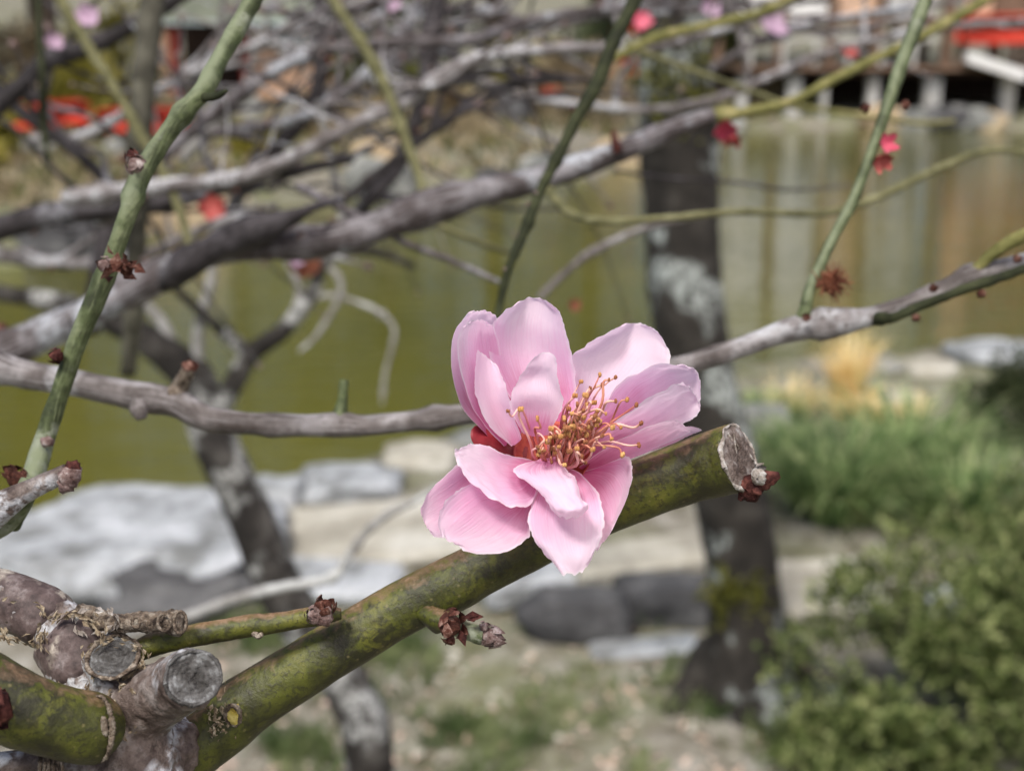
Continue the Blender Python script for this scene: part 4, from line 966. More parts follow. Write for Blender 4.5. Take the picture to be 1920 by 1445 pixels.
branch('a4', 'long pale-edged branch rising from the left into a level run near the top', [(120, 372, .5, 44), (300, 350, .5, 42), (440, 335, .5, 40), (560, 290, .5, 38), (660, 236, .5, 36), (760, 190, .5, 34), (830, 140, .5, 34), (900, 110, .5, 34), (1010, 95, .5, 30), (1120, 90, .51, 28), (1230, 88, .52, 24), (1340, 60, .54, 20), (1480, 10, .56, 18)], 'branchgrey', 10, 3, tl=(110, 520))
branch('a5', 'thick dark knobby branch low in the left tangle', [(-140, 450, .55, 70), (0, 428, .55, 66), (90, 402, .55, 62), (180, 396, .55, 54), (270, 385, .55, 46), (360, 368, .55, 40), (460, 340, .56, 32), (560, 318, .58, 28), (660, 300, .6, 20)], 'branchdark', 10, 4, tl=(110, 520))
branch('a6', 'dark crooked branch dropping below the red benches', [(-30, 150, .66, 30), (60, 225, .66, 32), (120, 268, .66, 30), (165, 305, .66, 30), (205, 352, .66, 36), (205, 420, .66, 44), (188, 500, .66, 50), (170, 620, .68, 50)], 'branchdark', 9, 3, tl=(110, 520))
branch('a7', 'dark upright branch bending down left of the slanting olive twig', [(600, -60, .75, 34), (596, 60, .75, 36), (600, 150, .75, 38), (570, 220, .75, 40), (520, 275, .75, 44), (470, 330, .76, 40), (420, 420, .78, 34)], 'branchdark', 9, 3, tl=(110, 520))
branch('a8', 'thin pale branch running level above the diagonal thick branch', [(700, 150, .66, 26), (800, 165, .66, 24), (880, 148, .66, 24), (930, 160, .66, 24), (1000, 185, .66, 22), (1100, 198, .66, 20), (1220, 206, .66, 20), (1340, 186, .67, 20), (1440, 146, .68, 20), (1550, 100, .7, 20), (1700, 62, .7, 19), (1820, 48, .7, 17), (1960, 38, .7, 15)], 'branchgrey', 10, 3, tl=(110, 520))
branch('a9', 'grey branch low on the left behind the green twig', [(-120, 470, .72, 40), (0, 478, .72, 38), (90, 492, .72, 36), (180, 492, .72, 34), (290, 470, .72, 30), (400, 420, .72, 26), (520, 385, .73, 20)], 'branchgrey', 9, 3, tl=(110, 520))
branch('a10', 'straight pale upright shoot in the middle of the left tangle', [(596, 190, .6, 18), (610, 250, .6, 20), (622, 310, .6, 20), (634, 370, .6, 20), (642, 430, .6, 18)], 'branchpale', 0, 1)
branch('a11', 'dark branch descending behind the slanting olive twig to the thick branch', [(830, -70, .64, 46), (815, 20, .64, 46), (806, 90, .64, 44), (796, 160, .64, 40), (775, 240, .64, 38), (745, 310, .64, 42), (700, 365, .64, 40), (650, 420, .65, 30)], 'branchdark', 10, 3, tl=(110, 520))
branch('a12', 'grey curved branch in the middle of the top tangle', [(400, 250, .68, 28), (500, 235, .68, 30), (600, 205, .68, 30), (700, 130, .68, 30), (760, 60, .68, 30), (800, -40, .68, 26)], 'branchmauve', 10, 3, tl=(110, 520))
branch('a13', 'bluish grey branch climbing from the dark stub past the hut wall', [(340, 300, .8, 32), (420, 215, .8, 34), (480, 160, .8, 32), (560, 95, .8, 28), (640, 40, .8, 24), (740, -40, .8, 20)], 'branchpale', 9, 3, tl=(110, 520))
branch('a14', 'thin grey branch below the dark green twig reaching the water', [(1010, 560, .55, 16), (1040, 530, .55, 18), (1090, 486, .55, 18), (1150, 452, .55, 18), (1220, 425, .55, 16), (1330, 400, .56, 12)], 'branchgrey', 0, 1)
branch('a15', 'short thin olive twig hanging under the thick branch', [(780, 405, .38, 16), (840, 430, .38, 16), (900, 455, .38, 16), (960, 476, .38, 12)], 'twigolive', 0, 1)
branch('a16', 'straight thin green twig in front of the mossy trunk', [(1170, 80, .48, 15), (1240, 112, .48, 15), (1320, 140, .48, 14), (1420, 176, .48, 13), (1500, 205, .48, 10)], 'twigolive', 0, 1)
branch('a17', 'yellow-green twig rising past the mossy trunk top', [(1130, 120, .46, 22), (1230, 72, .46, 24), (1330, 48, .46, 22), (1430, 22, .46, 20), (1540, -30, .46, 18)], 'twigyellow', 0, 1)
branch('a18', 'hair-thin dark twig level across the reflecting water', [(1150, 320, .5, 9), (1260, 335, .5, 9), (1380, 342, .5, 9), (1480, 356, .5, 8), (1600, 348, .5, 6)], 'branchdark', 0, 0, sides=8)
branch('a19', 'thin golden twig in front of the pavilion posts', [(1440, 190, .6, 12), (1540, 206, .6, 13), (1640, 220, .6, 13), (1720, 231, .6, 12), (1790, 228, .6, 9)], 'twigyellow', 0, 0, sides=8)
branch('a20', 'pale thin twig above the boulder and slabs', [(230, 1195, .5, 22), (360, 1152, .5, 26), (440, 1122, .5, 26), (530, 1100, .5, 26), (618, 1084, .5, 26), (650, 1046, .5, 22), (690, 995, .5, 20), (730, 962, .5, 20), (780, 938, .5, 16), (840, 900, .5, 12)], 'branchpale', 0, 2)
branch('a21', 'grey branch running level along the top edge', [(500, 10, .78, 24), (640, 60, .78, 26), (740, 20, .78, 26), (900, 18, .78, 26), (1020, 48, .78, 26), (1140, 26, .78, 24), (1280, 22, .78, 20), (1420, 8, .78, 18), (1560, 0, .78, 16)], 'branchmauve', 10, 3, tl=(110, 520))
branch('a22', 'grey side branch below the level pale-edged branch', [(640, 380, .6, 22), (740, 300, .6, 24), (840, 225, .6, 24), (900, 190, .6, 22), (1000, 150, .6, 20), (1110, 150, .6, 16)], 'branchdark', 9, 3, tl=(110, 520))
branch('a23', 'thin purple branch crossing above the pavilion', [(1330, 130, .74, 20), (1460, 60, .74, 18), (1600, 30, .74, 16), (1750, 10, .74, 14), (1900, -20, .74, 12)], 'branchmauve', 9, 2, tl=(110, 520))
on('a5', 400, 388, .54, 26, 'redbud', d=(0.1, -0.9, 0.2), seed=3)
on('a9', 572, 500, .72, 30, 'dryflower', 'withered_flower', seed=5); on('a9', 556, 488, .715, 16, 'palebud', seed=6)
on('a14', 1076, 574, .55, 13, 'dryflower', 'withered_flower', seed=6)
on('a1', 162, 36, .60, 26, 'palebud', seed=7); on('a1', 104, 82, .61, 18, 'palebud', seed=8)
on('a23', 1448, 52, .73, 28, 'palebud', seed=9); on('a8', 1200, 42, .66, 22, 'pinkbud', seed=10); on('a23', 1330, 22, .74, 20, 'palebud', seed=11)
on('a21', 735, 10, .77, 18, 'palebud', seed=12); on('a8', 1590, 100, .7, 16, 'redbud', seed=13)
# ------------------------------------------------------------------ the pruned plum branch that carries the blossom
fb = thing('plum_branch', 'stout olive-green pruned branch bearing the pink blossom, with gnarled purple knuckle', 'branch', F(300, 1460, 0))
def fpath(pts): return [(*F(x, y, z), w_ * 0.5 * (D0 - z * .001) / FPX) for x, y, z, w_ in pts]
m = MB()
gp = [(255, 1490, -4, 120), (330, 1420, -5, 122), (410, 1362, -6, 122), (470, 1315, -6.5, 112), (560, 1258, -7, 106), (640, 1208, -7.5, 102), (750, 1142, -8, 100), (850, 1094, -8.5, 106), (900, 1066, -8.8, 100), (1010, 1010, -9, 100), (1110, 958, -9, 106), (1200, 918, -8.5, 112), (1290, 884, -7.9, 116), (1350, 866, -6.3, 124), (1382, 858, -5.0, 130)]
gpos, grad, gtan = tube(m, fpath(gp), 190, 56, 0.05, 0.022, 0.8, 2, knots=0.06)
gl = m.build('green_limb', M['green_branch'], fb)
gd = Vector(gtan[-1])
# sawn end: dry wood face sunk inside a pale lifted rim of bark
endc = Vector(gpos[-1]); R = grad[-1]; d, u, v = frame(gd)
m = MB(); vs_, fs_ = [], []; rings, S = 7, 40
for i in range(rings):
    t = i / (rings - 1)
    for k in range(S):
        a_ = 6.283 * k / S; q = Vector((math.cos(a_) * t * 2.2, math.sin(a_) * t * 2.2, 1.7))
        vs_.append(endc + (math.cos(a_) * u + math.sin(a_) * v) * R * 0.97 * t + d * (R * 0.17 + R * 0.07 * mnoise.fractal(q * 1.5, 1, 2, 3) - R * 0.09 * (1 - t * t) - R * 0.13 * t ** 6))
for i in range(rings - 1):
    for k in range(S): fs_.append((i * S + k, i * S + (k + 1) % S, (i + 1) * S + (k + 1) % S, (i + 1) * S + k))
m.add(vs_, fs_, None, [i / (rings - 1) for i in range(rings) for k in range(S)]); m.build('cut_face', M['cutbrown'], fb)
m = MB(); ring = []
for k in range(49):
    a_ = 6.283 * (k % 48) / 48; q = Vector((math.cos(a_) * 2, math.sin(a_) * 2, 4.2)); e = math.cos(a_) * u + math.sin(a_) * v
    ring.append((*(endc + e * R * (0.97 + 0.05 * mnoise.noise(q * 2)) + d * R * (0.05 + 0.10 * mnoise.noise(q))), R * (0.055 + 0.05 * mnoise.noise(q * 1.5 + Vector((3, 3, 3))))))
tube(m, ring, 150, 10, 0.35, 0.25, 2, 5, caps=False); m.build('bark_rim', M['cutpale'], fb)
m = MB(); r = random.Random(6)
for k in range(4):       # splinters and ridges standing on the face
    a_ = r.uniform(0, 6.28); q = r.uniform(0.1, 0.8); c = endc + (math.cos(a_) * u + math.sin(a_) * v) * R * q + d * R * 0.10
    dirn = (u * r.gauss(0, 0.25) + v * 1.0 + d * r.gauss(0, 0.12)).normalized(); L = R * r.uniform(0.15, 0.5)
    tube(m, [(*(c - dirn * L), R * 0.02), (*c, R * r.uniform(0.02, 0.05)), (*(c + dirn * L), R * 0.02)], 8, 6, 0.3, 0.2, 1, k)
m.build('wood_splinters', M['cutpale'], fb)
s = spur(fb, [(1392, 905, .1445, 40), (1408, 918, .1440, 44), (1420, 905, .1435, 40), (1438, 897, .1432, 30), (1462, 890, .1430, 10)], 'budred', 'dried_bud', 16, 0.4, 0.35, 3, 30)
spur(s, [(1398, 916, .1440, 24), (1392, 930, .1440, 18), (1386, 938, .1440, 8)], 'budred', 'scale', 10, 0.4, 0.3)
bud(s, P(1412, 892, .1430), (0.8, -0.4, 0.3), .0018, .0011, 'cutpale', 'bud_scales', seed=2, open_=0.5)
# opened bud cup with the green pointed bud beside it
s = spur(fb, [(765, 1125, .1490, 52), (795, 1146, .1468, 50), (820, 1160, .1449, 44), (842, 1168, .1436, 38)], 'green_branch', 'bud_spur', 16, 0.25, 0.2, 3, 26)
bud(s, P(832, 1168, .1432), (0.75, -0.55, 0.0), .0026, .0017, 'budbrown', 'bud_cup', seed=3, open_=0.5, scales=8)
m = MB(); r = random.Random(12)
for (x, y, dx, dz, L) in ((868, 1156, 1.0, 0.15, .0026), (860, 1178, 0.3, -0.7, .0020), (850, 1150, 0.3, 0.6, .0018), (875, 1162, 0.9, 0.4, .0020), (840, 1182, -0.1, -0.8, .0016)):
    leaves(m, [P(x, y, .1425)], [Vector((dx, -0.25, dz))], L, r, 0.5)
m.build('dry_scale', M['budred'], s)
st = spur(fb, [(850, 1172, .1455, 36), (875, 1182, .1450, 34), (895, 1188, .1446, 38), (908, 1190, .1444, 36)], 'twiggreen', 'bud_stalk', 14, 0.12, 0.06, 3, 22)
bud(st, P(903, 1189, .1444), (1, -0.1, -0.16), .0030, .00125, 'budgrey', seed=5); bud(st, P(905, 1176, .1440), (0.5, -0.3, 0.6), .0010, .0006, 'budgrey', seed=6)
# leaf scar near the base
sc_ = F(437, 1340, -1.6)
m = MB(); d, u, v = frame(Vector((0.05, -0.95, -0.15))); ring = []
for k in range(25): a_ = 6.283 * (k % 24) / 24; e = math.cos(a_) * u * .0008 + math.sin(a_) * v * .0014; ring.append((*(sc_ + e), .00028))
tube(m, ring, 60, 8, 0.5, 0.4, 2, 5, caps=False); rim_ = m.build('scar_rim', M['scaly'], fb)
m = MB(); blob(m, sc_ + Vector((0, .0002, 0)), (.0008, .0005, .0013), 0.3, 2, 2, (14, 10)); m.build('leaf_scar', M['scaryellow'], fb)
m = MB(); r = random.Random(19)
for k in range(60):
    p = F(408 + r.gauss(0, 12), 1345 + r.gauss(0, 30), -1.5 + r.uniform(-0.3, 0.3)); leaves(m, [p], [Vector((r.gauss(0, 0.4), -0.1, r.gauss(0, 1)))], .0007, r, 0.6, 0.1)
m.build('bark_flakes', M['flake'], fb, smooth=False, kind='stuff')
# thin side twig running to its own bud
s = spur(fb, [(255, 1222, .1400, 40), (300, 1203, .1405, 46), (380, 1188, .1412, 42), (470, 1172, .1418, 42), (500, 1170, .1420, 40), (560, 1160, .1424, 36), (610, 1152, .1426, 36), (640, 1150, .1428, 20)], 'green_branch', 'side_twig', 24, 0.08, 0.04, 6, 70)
m = MB(); blob(m, P(606, 1152, .1408), (.0011, .0009, .0012), 0.35, 2, 3, (16, 12)); m.build('bud', M['budgrey'], s)
bud(s, P(604, 1146, .1412), (0.45, -0.25, 0.9), .0021, .0011, 'budbrown', 'bud_scales', seed=4, open_=0.35)
bud(s, P(594, 1152, .1410), (-0.4, -0.5, 0.2), .0014, .0010, 'budgrey', 'bud_scales', seed=5)
spur(s, [(478, 1184, .1412, 18), (484, 1192, .1410, 12), (492, 1188, .1408, 8)], 'scaly', 'leaf_scar')

# the gnarled knuckle: limbs grown together, then fused into one skin
KM = MB()
for pts in ([(-120, 1095, -2, 100), (-20, 1118, -2, 104), (50, 1140, -1.5, 104), (105, 1170, -1, 106), (140, 1215, 0, 130), (158, 1270, 0.5, 138), (195, 1320, 1, 140), (230, 1360, 1.5, 150), (250, 1430, 2, 170), (260, 1520, 2, 190)],
            [(200, 1350, 0.5, 140), (260, 1325, 2, 140), (310, 1295, 5, 118), (345, 1278, 8, 112), (361, 1271, 10.5, 110)],
            [(165, 1290, 0.5, 110), (195, 1255, 1.5, 104), (210, 1238, 2.5, 112)],
            [(230, 1380, 0, 150), (300, 1400, -2, 130), (350, 1400, -4, 118)]):
    tube(KM, fpath(pts), 40, 24, 0.10, 0.04, 1, len(pts))
kn = KM.build('knuckle', M['purple_tan'], fb)
md = kn.modifiers.new('fuse', 'REMESH'); md.mode = 'VOXEL'; md.voxel_size = 0.00028; md.use_smooth_shade = True
md = kn.modifiers.new('soften', 'SMOOTH'); md.factor = 0.6; md.iterations = 9
tx = bpy.data.textures.new('bark_relief', 'CLOUDS'); tx.noise_scale = 0.0016; tx.noise_depth = 4
md = kn.modifiers.new('relief', 'DISPLACE'); md.texture = tx; md.strength = 0.0009; md.mid_level = 0.5; md.texture_coords = 'LOCAL'
m = MB(); tube(m, fpath([(-1000, 1010, -8, 130), (-500, 1030, -4, 116), (-130, 1092, -2, 106), (-20, 1117, -2, 109), (50, 1139, -1.5, 110), (98, 1166, -1, 112), (112, 1178, -0.7, 60)]), 80, 40, 0.08, 0.05, 1, 3); m.build('purple_limb', M['purple'], fb)
m = MB(); tube(m, fpath([(118, 1180, -0.6, 70), (128, 1190, -0.4, 136), (148, 1232, 0.3, 138), (158, 1262, 0.6, 134), (166, 1285, 0.8, 90)]), 44, 40, 0.06, 0.05, 1, 4); m.build('purple_collar', M['purple'], fb)
def cutdisc(c, dirn, Ru, Rv, mat, name, rimmat, sink=0.12, rough_=0.1, roll=0.0, rimw=0.08):
    d, u, v = frame(dirn); ca, sa = math.cos(roll), math.sin(roll); u, v = u * ca + v * sa, v * ca - u * sa
    m = MB(); vs_, fs_ = [], []; rings, S = 12, 48
    for i in range(rings):
        t = i / (rings - 1)
        for k in range(S):
            a_ = 6.283 * k / S; q = Vector((math.cos(a_) * t * 2, math.sin(a_) * t * 2, c.x * 900))
            ripple = 0.02 * math.sin(t * 24 + mnoise.noise(q) * 3)
            vs_.append(c + math.cos(a_) * u * Ru * t + math.sin(a_) * v * Rv * t + d * Ru * (rough_ * mnoise.fractal(q * 1.4, 1, 2, 3) + ripple - sink * (1 - t * t)))
    for i in range(rings - 1):
        for k in range(S): fs_.append((i * S + k, i * S + (k + 1) % S, (i + 1) * S + (k + 1) % S, (i + 1) * S + k))
    m.add(vs_, fs_, None, [i / (rings - 1) for i in range(rings) for k in range(S)]); o = m.build(name, M[mat], fb)
    m = MB(); ring = []
    for k in range(49):
        a_ = 6.283 * (k % 48) / 48; q = Vector((math.cos(a_) * 1.6, math.sin(a_) * 1.6, c.z * 700))
        ring.append((*(c + (math.cos(a_) * u * Ru + math.sin(a_) * v * Rv) * (1 + 0.04 * mnoise.noise(q * 2)) + d * Ru * 0.1 * mnoise.noise(q)), Ru * rimw * (1 + 0.6 * mnoise.noise(q * 1.7))))
    tube(m, ring, 140, 9, 0.35, 0.25, 2, 5, caps=False); m.build('cut_rim', M[rimmat], fb)
pxm = D0 / FPX
vd = (CAM - F(361, 1271, 10.5)).normalized()
cutdisc(F(362, 1270, 11.2), vd + Vector((0.18, 0, 0.12)), 51 * pxm * .93, 49 * pxm * .93, 'cutgrey', 'cut_face', 'cutgrey', 0.16, 0.10, 0, 0.07)
cutdisc(F(212, 1230, 4.2), Vector((0.05, -0.36, 1)), 50 * pxm, 46 * pxm, 'cutgrey', 'cut_face', 'scaly', 0.08, 0.08, 0, 0.08)
# flaking spur with ring scars
s = spur(fb, [(150, 1150, .1395, 40), (185, 1160, .1385, 42), (215, 1168, .1380, 34), (260, 1166, .1378, 36), (300, 1166, .1376, 38), (322, 1167, .1375, 46), (338, 1169, .1373, 46), (346, 1170, .1372, 26)], 'scaly', 'flaky_spur', 26, 0.22, 0.2, 8, 70)
for i, (x, y, sx, sy) in enumerate([(308, 1166, 17, 22), (338, 1166, 16, 28), (255, 1166, 10, 14)]):
    m = MB(); c = P(x, y, .1358); ring = []
    for k in range(25): a_ = 6.283 * (k % 24) / 24; e = RGT * math.cos(a_) * sx * 0.7 * pxm + UPV * math.sin(a_) * sy * 0.7 * pxm; ring.append((*(c + e), 3.0 * pxm))
    tube(m, ring, 50, 7, 0.4, 0.3, 2, i, caps=False); m.build('ring_scar', M['scaly'], s)
# flaking bark where the limbs meet
def flakes(cx, cy, z, ax, ay, n, L, seed, arc=None, mat='flake', asp=0.28):
    r = random.Random(seed); m = MB()
    for k in range(n):
        a_ = r.uniform(*(arc or (0, 6.283))); rr = 1 + r.gauss(0, 0.10)
        p = F(cx + ax * math.cos(a_) * rr, cy + ay * math.sin(a_) * rr, z + r.uniform(-0.3, 0.5))
        tn = RGT * -math.sin(a_) + UPV * -math.cos(a_)
        dirn = tn * r.uniform(0.3, 1) + rdir(r) * 0.7 - FWD * 0.2
        if r.random() < 0.36: leaves(m, [p], [tn * r.choice((-1, 1)) + rdir(r) * 0.35], L * 0.62, r, asp * 1.9, 0.15)
    return m.build('bark_flakes', M[mat], fb, smooth=False, kind='stuff')
flakes(135, 1200, 3.8, 62, 46, 170, .0016, 1, (2.6, 6.4)); flakes(212, 1236, 4.3, 60, 34, 160, .0014, 2); flakes(150, 1290, 5.0, 60, 26, 120, .0016, 3, (0.3, 2.9))
flakes(70, 1180, 1.8, 70, 24, 120, .0015, 4, (0.2, 2.9)); flakes(30, 1165, 2.2, 60, 34, 60, .0013, 5); flakes(195, 1290, 5.6, 30, 26, 120, .0013, 6); flakes(232, 1330, 6.6, 24, 50, 70, .0012, 7)
flakes(180, 1165, 3.5, 40, 22, 70, .0015, 8, mat='cutpale'); flakes(262, 1240, 3.4, 18, 24, 40, .0014, 9)
# near green stub pointing in from the left, slightly out of focus
s = None
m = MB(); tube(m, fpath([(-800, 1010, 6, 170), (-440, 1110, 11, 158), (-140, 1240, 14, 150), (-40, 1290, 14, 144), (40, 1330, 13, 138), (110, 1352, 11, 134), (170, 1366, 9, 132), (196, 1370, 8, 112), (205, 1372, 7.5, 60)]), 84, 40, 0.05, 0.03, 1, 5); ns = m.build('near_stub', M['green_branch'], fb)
m = MB(); ring = []
for k in range(20):
    a_ = -1.9 + 3.8 * k / 19; ring.append((*F(186 + 24 * math.cos(a_), 1366 + 62 * math.sin(a_), 10 + 1.8 * math.cos(a_)), (2.5 + 2.5 * math.cos(a_) ** 2) * pxm))
tube(m, ring, 70, 9, 0.6, 0.6, 2, 4); m.build('bark_rim', M['scaly'], ns)
m = MB(); blob(m, F(196, 1362, 12), (6 * pxm, 4 * pxm, 20 * pxm), 0.2, 1.5, 3, (16, 12)); m.build('leaf_scar', M['scaly'], ns)
bud(ns, F(20, 1320, 18.5), (-0.9, -0.4, -0.1), .0036, .0021, 'budred', seed=7); 
# pinkish twig at the very bottom with a ragged collar
s = spur(fb, [(-60, 1440, .133, 48), (0, 1434, .133, 48), (50, 1428, .1335, 50), (80, 1426, .134, 70), (105, 1430, .1345, 90), (150, 1440, .136, 120), (220, 1470, .138, 130)], 'purple_tan', 'lower_twig', 24, 0.12, 0.06, 2, 60)
for i in range(6):
    m = MB(); ring = []
    for k in range(25): a_ = 6.283 * (k % 24) / 24; ring.append((*F(66 + i * 8 + 10 * math.cos(a_), 1424 + i * 2 + (30 + i * 4) * math.sin(a_), 8.0 + 3.0 * math.cos(a_)), 3.6 * pxm))
    tube(m, ring, 50, 7, 0.6, 0.5, 2, i, caps=False); m.build('ring_scar', M['scaly'], s)

# ------------------------------------------------------------------ the blossom
fl = thing('blossom', 'open double pink plum blossom with golden stamens on the green branch', 'flower', F(1040, 880, -5))
PET = [
 ('petal', .05, [[(930,835,-4),(950,820,-6),(970,810,-6)],[(868,765,0),(905,760,-6),(950,750,-7)],[(848,705,3),(880,690,-4),(940,680,-7)],[(846,645,4),(880,630,-2),(935,630,-6)],[(862,604,4),(892,592,-1),(933,600,-4)],[(880,588,4),(903,582,1.5),(924,588,-1)]]),
 ('petal', .04, [[(1005,800,-4),(1030,805,-5),(1055,800,-4.5)],[(948,735,-2.5),(1010,740,-6),(1084,768,-4)],[(917,668,-1.5),(995,670,-7),(1079,698,-3.5)],[(919,616,-1.5),(992,612,-6.5),(1068,642,-3)],[(938,588,-2.5),(1000,574,-6.5),(1054,592,-3.5)],[(966,569,-4),(998,557,-6.3),(1032,566,-4.5)]]),
 ('petaldeep', .04, [[(945,838,-1),(960,825,-3),(980,812,-4)],[(895,780,3),(920,765,-2),(965,745,-4.5)],[(868,715,6),(900,700,0),(945,690,-4.5)],[(857,650,7),(890,640,2),(935,640,-3.5)],[(866,618,7),(893,605,4),(925,612,0)],[(876,608,6.5),(895,600,5),(912,606,3)]]),
 ('petalpale', .03, [[(1066,800,-4.5),(1085,800,-6.5),(1105,800,-5.5)],[(1066,735,-5),(1110,738,-9),(1170,748,-7)],[(1068,668,-5.5),(1140,682,-10),(1238,712,-7)],[(1106,642,-6),(1172,640,-10.5),(1260,676,-7)],[(1144,621,-7),(1192,616,-10.5),(1249,640,-8)],[(1168,609,-8.5),(1196,605,-10.2),(1228,618,-9)]]),
 ('petal', .035, [[(1085,800,-3),(1100,815,-5),(1120,830,-5)],[(1122,776,0),(1160,785,-5),(1200,800,-5)],[(1156,721,1),(1215,745,-4.5),(1265,790,-4.5)],[(1211,689,0.5),(1260,715,-4),(1301,776,-4)],[(1265,681,-0.5),(1295,705,-3.5),(1314,752,-3)],[(1296,687,-1.5),(1309,700,-3),(1314,726,-2.8)]]),
 ('petalpale', .05, [[(1100,820,-2),(1115,840,-3),(1130,850,-3)],[(1150,790,2),(1180,805,-2),(1210,825,-3)],[(1200,756,3.5),(1235,775,-0.5),(1270,801,-2)],[(1245,728,3.5),(1275,750,0),(1299,786,-1)],[(1275,718,2.5),(1298,740,0),(1312,770,0)],[(1290,724,1.5),(1305,742,0.3),(1313,760,0)]]),
 ('petaldeep', .03, [[(1062,842,-5),(1072,866,-5.5),(1085,888,-5)],[(1190,822,-3.5),(1215,835,-5),(1235,842,-4.5)],[(1270,800,-2),(1280,808,-4),(1290,818,-4)],[(1306,801,-2),(1313,804,-2.5),(1317,807,-3)]]),
 ('petaldeep', .03, [[(1085,875,-1),(1095,885,-2),(1105,893,-2)],[(1140,835,2),(1155,852,-1),(1170,866,-2)],[(1205,803,3),(1222,822,0),(1240,836,-1)],[(1250,788,3),(1265,803,1),(1285,815,0)],[(1268,787,3),(1280,795,2),(1296,806,1)]]),
 ('petaldeep', .04, [[(1065,890,0),(1080,890,-1),(1100,880,-1)],[(1085,940,2),(1120,910,0),(1172,858,2)],[(1100,985,4),(1145,950,2),(1188,880,3)],[(1112,1015,5),(1145,985,3.5),(1177,928,4)],[(1118,1032,5),(1135,1012,5),(1152,988,5)]]),
 ('petaldeep', .04, [[(1000,870,-1),(1005,880,-2),(1010,890,-2)],[(900,855,3),(915,890,1),(940,930,1)],[(857,870,5),(862,930,4),(880,985,4)],[(812,910,6),(818,955,5.5),(845,1005,6)],[(791,945,7),(796,972,6.5),(820,1008,7)],[(789,958,7),(796,980,7),(808,999,7)]]),
 ('petaldeep', .04, [[(1010,880,1),(1015,895,1),(1020,905,1)],[(940,895,4),(965,935,3),(997,965,3)],[(880,903,7),(920,955,6),(994,1005,5)],[(838,933,9),(880,985,8),(968,1027,6.5)],[(820,968,10),(850,1005,9),(920,1036,8)],[(822,995,10),(842,1015,9.5),(870,1029,9)]]),
 ('petal', .05, [[(1025,880,1),(1045,880,0),(1070,880,0)],[(1000,930,4),(1060,915,3),(1112,908,4)],[(988,970,6),(1060,965,6.5),(1132,950,6)],[(1002,1015,8),(1065,1015,8.5),(1134,992,7)],[(1022,1044,8.5),(1075,1048,9.5),(1122,1026,8)],[(1046,1067,9),(1080,1078,9.7),(1106,1058,9)]]),
 ('petal', .05, [[(1000,865,1),(1008,880,1.5),(1012,890,2)],[(945,848,3),(965,890,3.5),(1000,940,5)],[(900,830,5),(920,880,6),(965,955,8)],[(872,836,7),(880,868,8),(915,930,9)],[(853,842,8),(855,860,8.5),(870,893,9)]]),
 ('petalpale', .05, [[(958,836,1),(968,832,0.5),(978,822,1)],[(918,800,4),(945,790,1),(970,795,2)],[(892,745,5),(925,745,2),(954,744,3)],[(889,698,5),(914,698,2.5),(946,712,2.5)],[(895,655,4.5),(910,666,2.5),(930,682,2)]]),
 ('petalpale', .03, [[(980,812,1),(1003,818,1),(1030,815,2)],[(957,770,3),(1005,775,2.5),(1048,780,4)],[(956,742,4),(1010,742,4),(1058,752,5)],[(972,708,4.5),(1012,708,4),(1048,718,5.5)],[(988,685,5),(1018,684,4.8),(1045,692,5.5)],[(1003,668,5.5),(1026,659,5.2),(1044,671,5.8)]]),
 ('petalpale', .06, [[(1008,862,2),(1035,857,3),(1056,857,3)],[(960,880,5),(1025,880,6.5),(1060,878,5)],[(985,902,7),(1040,908,9),(1082,898,7)],[(1015,928,9),(1055,932,11),(1090,930,9)],[(1030,950,10),(1068,957,12.5),(1104,946,10.5)],[(1044,965,9),(1076,971,10.5),(1102,957,9)]]),
]
for i, (mt, wob, rows) in enumerate(PET):
    m = MB(); petal_patch(m, rows, 44, 31, wob * (1.1 if i in (0, 2) else 1.7), i, rag=0.35 if i in (0, 2) else 1.0); m.build('petal', M[mt], fl)
m = MB(); petal_patch(m, [[(990,838,-4),(988,852,-3.5),(985,866,-3)],[(930,812,-4),(930,830,-3),(930,850,-3)],[(897,797,-3.5),(892,815,-2.5),(895,840,-2.5)],[(886,802,-3),(882,813,-2.5),(885,828,-2.5)]], 20, 12, .03, 3); m.build('sepal', M['sepal'], fl)
m = MB(); petal_patch(m, [[(985,850,-4),(990,865,-4),(1000,880,-4)],[(935,850,-4),(940,862,-4),(950,880,-4)],[(905,845,-3.5),(905,860,-3),(915,880,-3)]], 14, 10, .03, 4); m.build('sepal', M['sepal'], fl)
# red-orange cup that holds the stamens, opening up and toward the viewer
axis = (UPV * 0.62 - FWD * 0.78).normalized(); cc = F(1036, 856, -2.6); d, u, v = frame(axis)
prof = [(0.0, -3.6), (1.4, -3.4), (2.9, -2.4), (3.9, -0.8), (4.4, 0.5), (4.5, 0.9), (4.2, 0.4), (3.4, -0.6), (2.1, -1.3), (0.0, -1.6)]
m = MB(); vs_, fs_ = [], []; S = 28
for a_, h in prof:
    for k in range(S): an = 6.283 * k / S; vs_.append(cc + (math.cos(an) * u + math.sin(an) * v) * a_ * .001 + d * h * .001)
for i in range(len(prof) - 1):
    for k in range(S): fs_.append((i * S + k, i * S + (k + 1) % S, (i + 1) * S + (k + 1) % S, (i + 1) * S + k))
m.add(vs_, fs_); m.build('flower_cup', M['cup'], fl)
m = MB(); tube(m, [(*(cc - d * .0034), .0016), (*(cc - d * .0050), .0012), (*Vector(gpos[126]), .0014)], 12, 12, 0.1); m.build('flower_stalk', M['sepal'], fl)
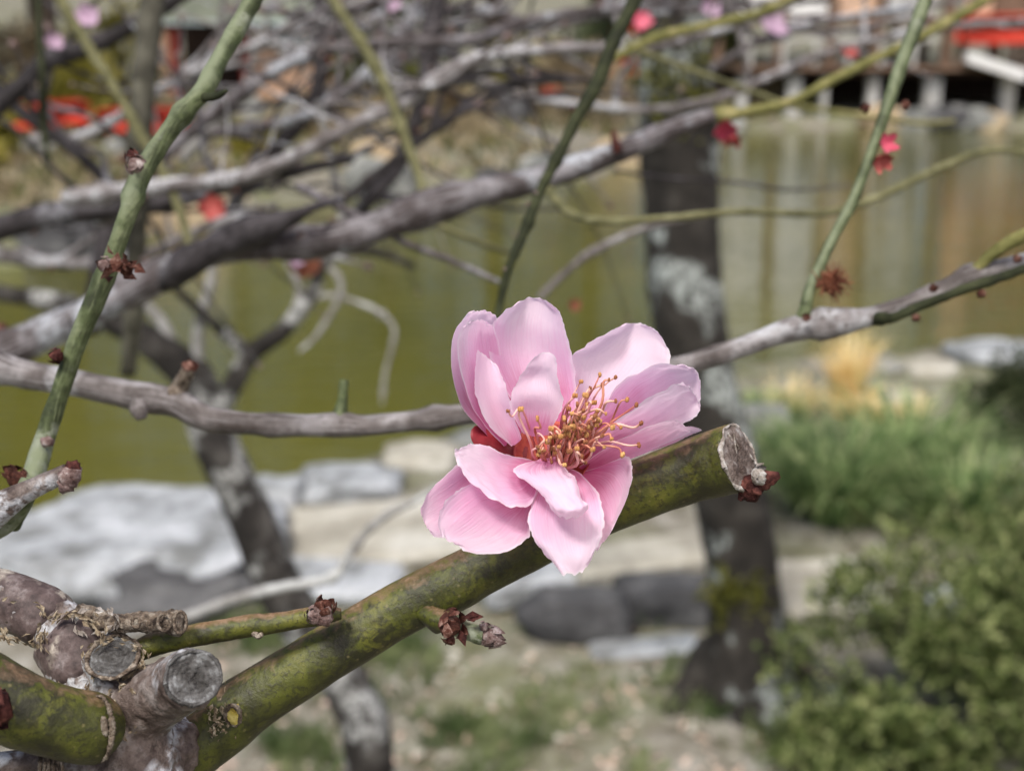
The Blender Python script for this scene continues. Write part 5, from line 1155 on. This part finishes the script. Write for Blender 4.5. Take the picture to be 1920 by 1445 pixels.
# stamens: (tip px, tip py, mm toward the camera)
TIPS = [(1124,704,3),(1153,708,3),(1141,712,4),(1089,716,3),(1114,755,5),(1153,752,5),(1174,750,5),(1192,760,5),(953,771,7),(976,768,7),(1008,786,6),(1093,770,5),(1058,786,6),(1082,759,4),(1109,782,6),(1163,801,5),(1128,817,8),(1097,828,9),(1082,840,9),(1201,794,4),(1196,834,4),(1166,851,4),(1058,871,9),(1097,867,9),(1027,828,8),(1051,817,8),(1147,801,6),(1074,800,7),(1090,806,8),(1066,812,8),(1040,820,8),(1102,800,7),(1118,796,6),(1073,775,5),(1066,765,4),(1098,742,4),(1106,728,3),(1128,722,3),(1078,742,3),(1120,770,5),(1048,838,9),(1068,845,10),(1110,842,8),(1132,838,7),(1020,845,8),(1085,788,6),(1060,800,7),(1100,760,5),(1135,775,5),(1146,822,6),(1034,805,7),(1090,855,10)]
TIPS += [(1030 + 100 * a_ - 30 * b_, 868 - 95 * a_ * 0.8 - 40 * b_ * 0.6, 5 + 4 * b_) for a_, b_ in [(random.Random(900 + k).random(), random.Random(950 + k).random()) for k in range(34)]]
r = random.Random(31)
for i, (x, y, z) in enumerate(TIPS):
    an = r.uniform(0, 6.28); q = r.uniform(0.35, 0.95)
    b0 = cc + (math.cos(an) * u + math.sin(an) * v) * .0031 * q - d * .0006
    tip = F(x, y, z); L = (tip - b0).length
    # start on the side of the cup the stamen leans to
    side = (tip - cc); side -= d * side.dot(d); side = side.normalized() if side.length > 1e-6 else u
    b0 = b0.lerp(cc + side * .0026 - d * .0006, 0.6)
    mid = b0.lerp(tip, 0.5) + d * L * r.uniform(0.02, 0.24) + rdir(r) * L * 0.11; q2 = b0.lerp(tip, 0.85) + d * L * r.uniform(0.03, 0.14) + rdir(r) * L * 0.04
    m = MB(); rr = r.uniform(.00010, .00018)
    tube(m, [(*b0, rr * 1.3), (*mid, rr), (*q2, rr * 0.85), (*tip, rr * 0.65)], 16, 7, 0.08)
    st = m.build('stamen', M['filament' if r.random() < 0.55 else 'filamentdark'], fl)
    m = MB(); dv = (tip - q2).normalized(); f0, f1, f2 = frame(dv); sz = r.uniform(.00018, .00031)
    for sgn in (-1, 1): blob(m, tip + f1 * sgn * sz * 0.5 + dv * sz * 0.4, (sz * 0.7, sz * 0.8, sz * 1.0), 0.25, 2.5, i + sgn, (9, 7))
    m.build('anther', M['anther' if r.random() < 0.6 else 'antherbrown'], st)
m = MB(); tube(m, [(*(cc - d * .0010), .0005), (*(cc + d * .003), .00032), (*F(1076, 790, 6), .00024), (*F(1082, 778, 6.5), .0004)], 20, 9, 0.08); m.build('pistil', M['moss'], fl)
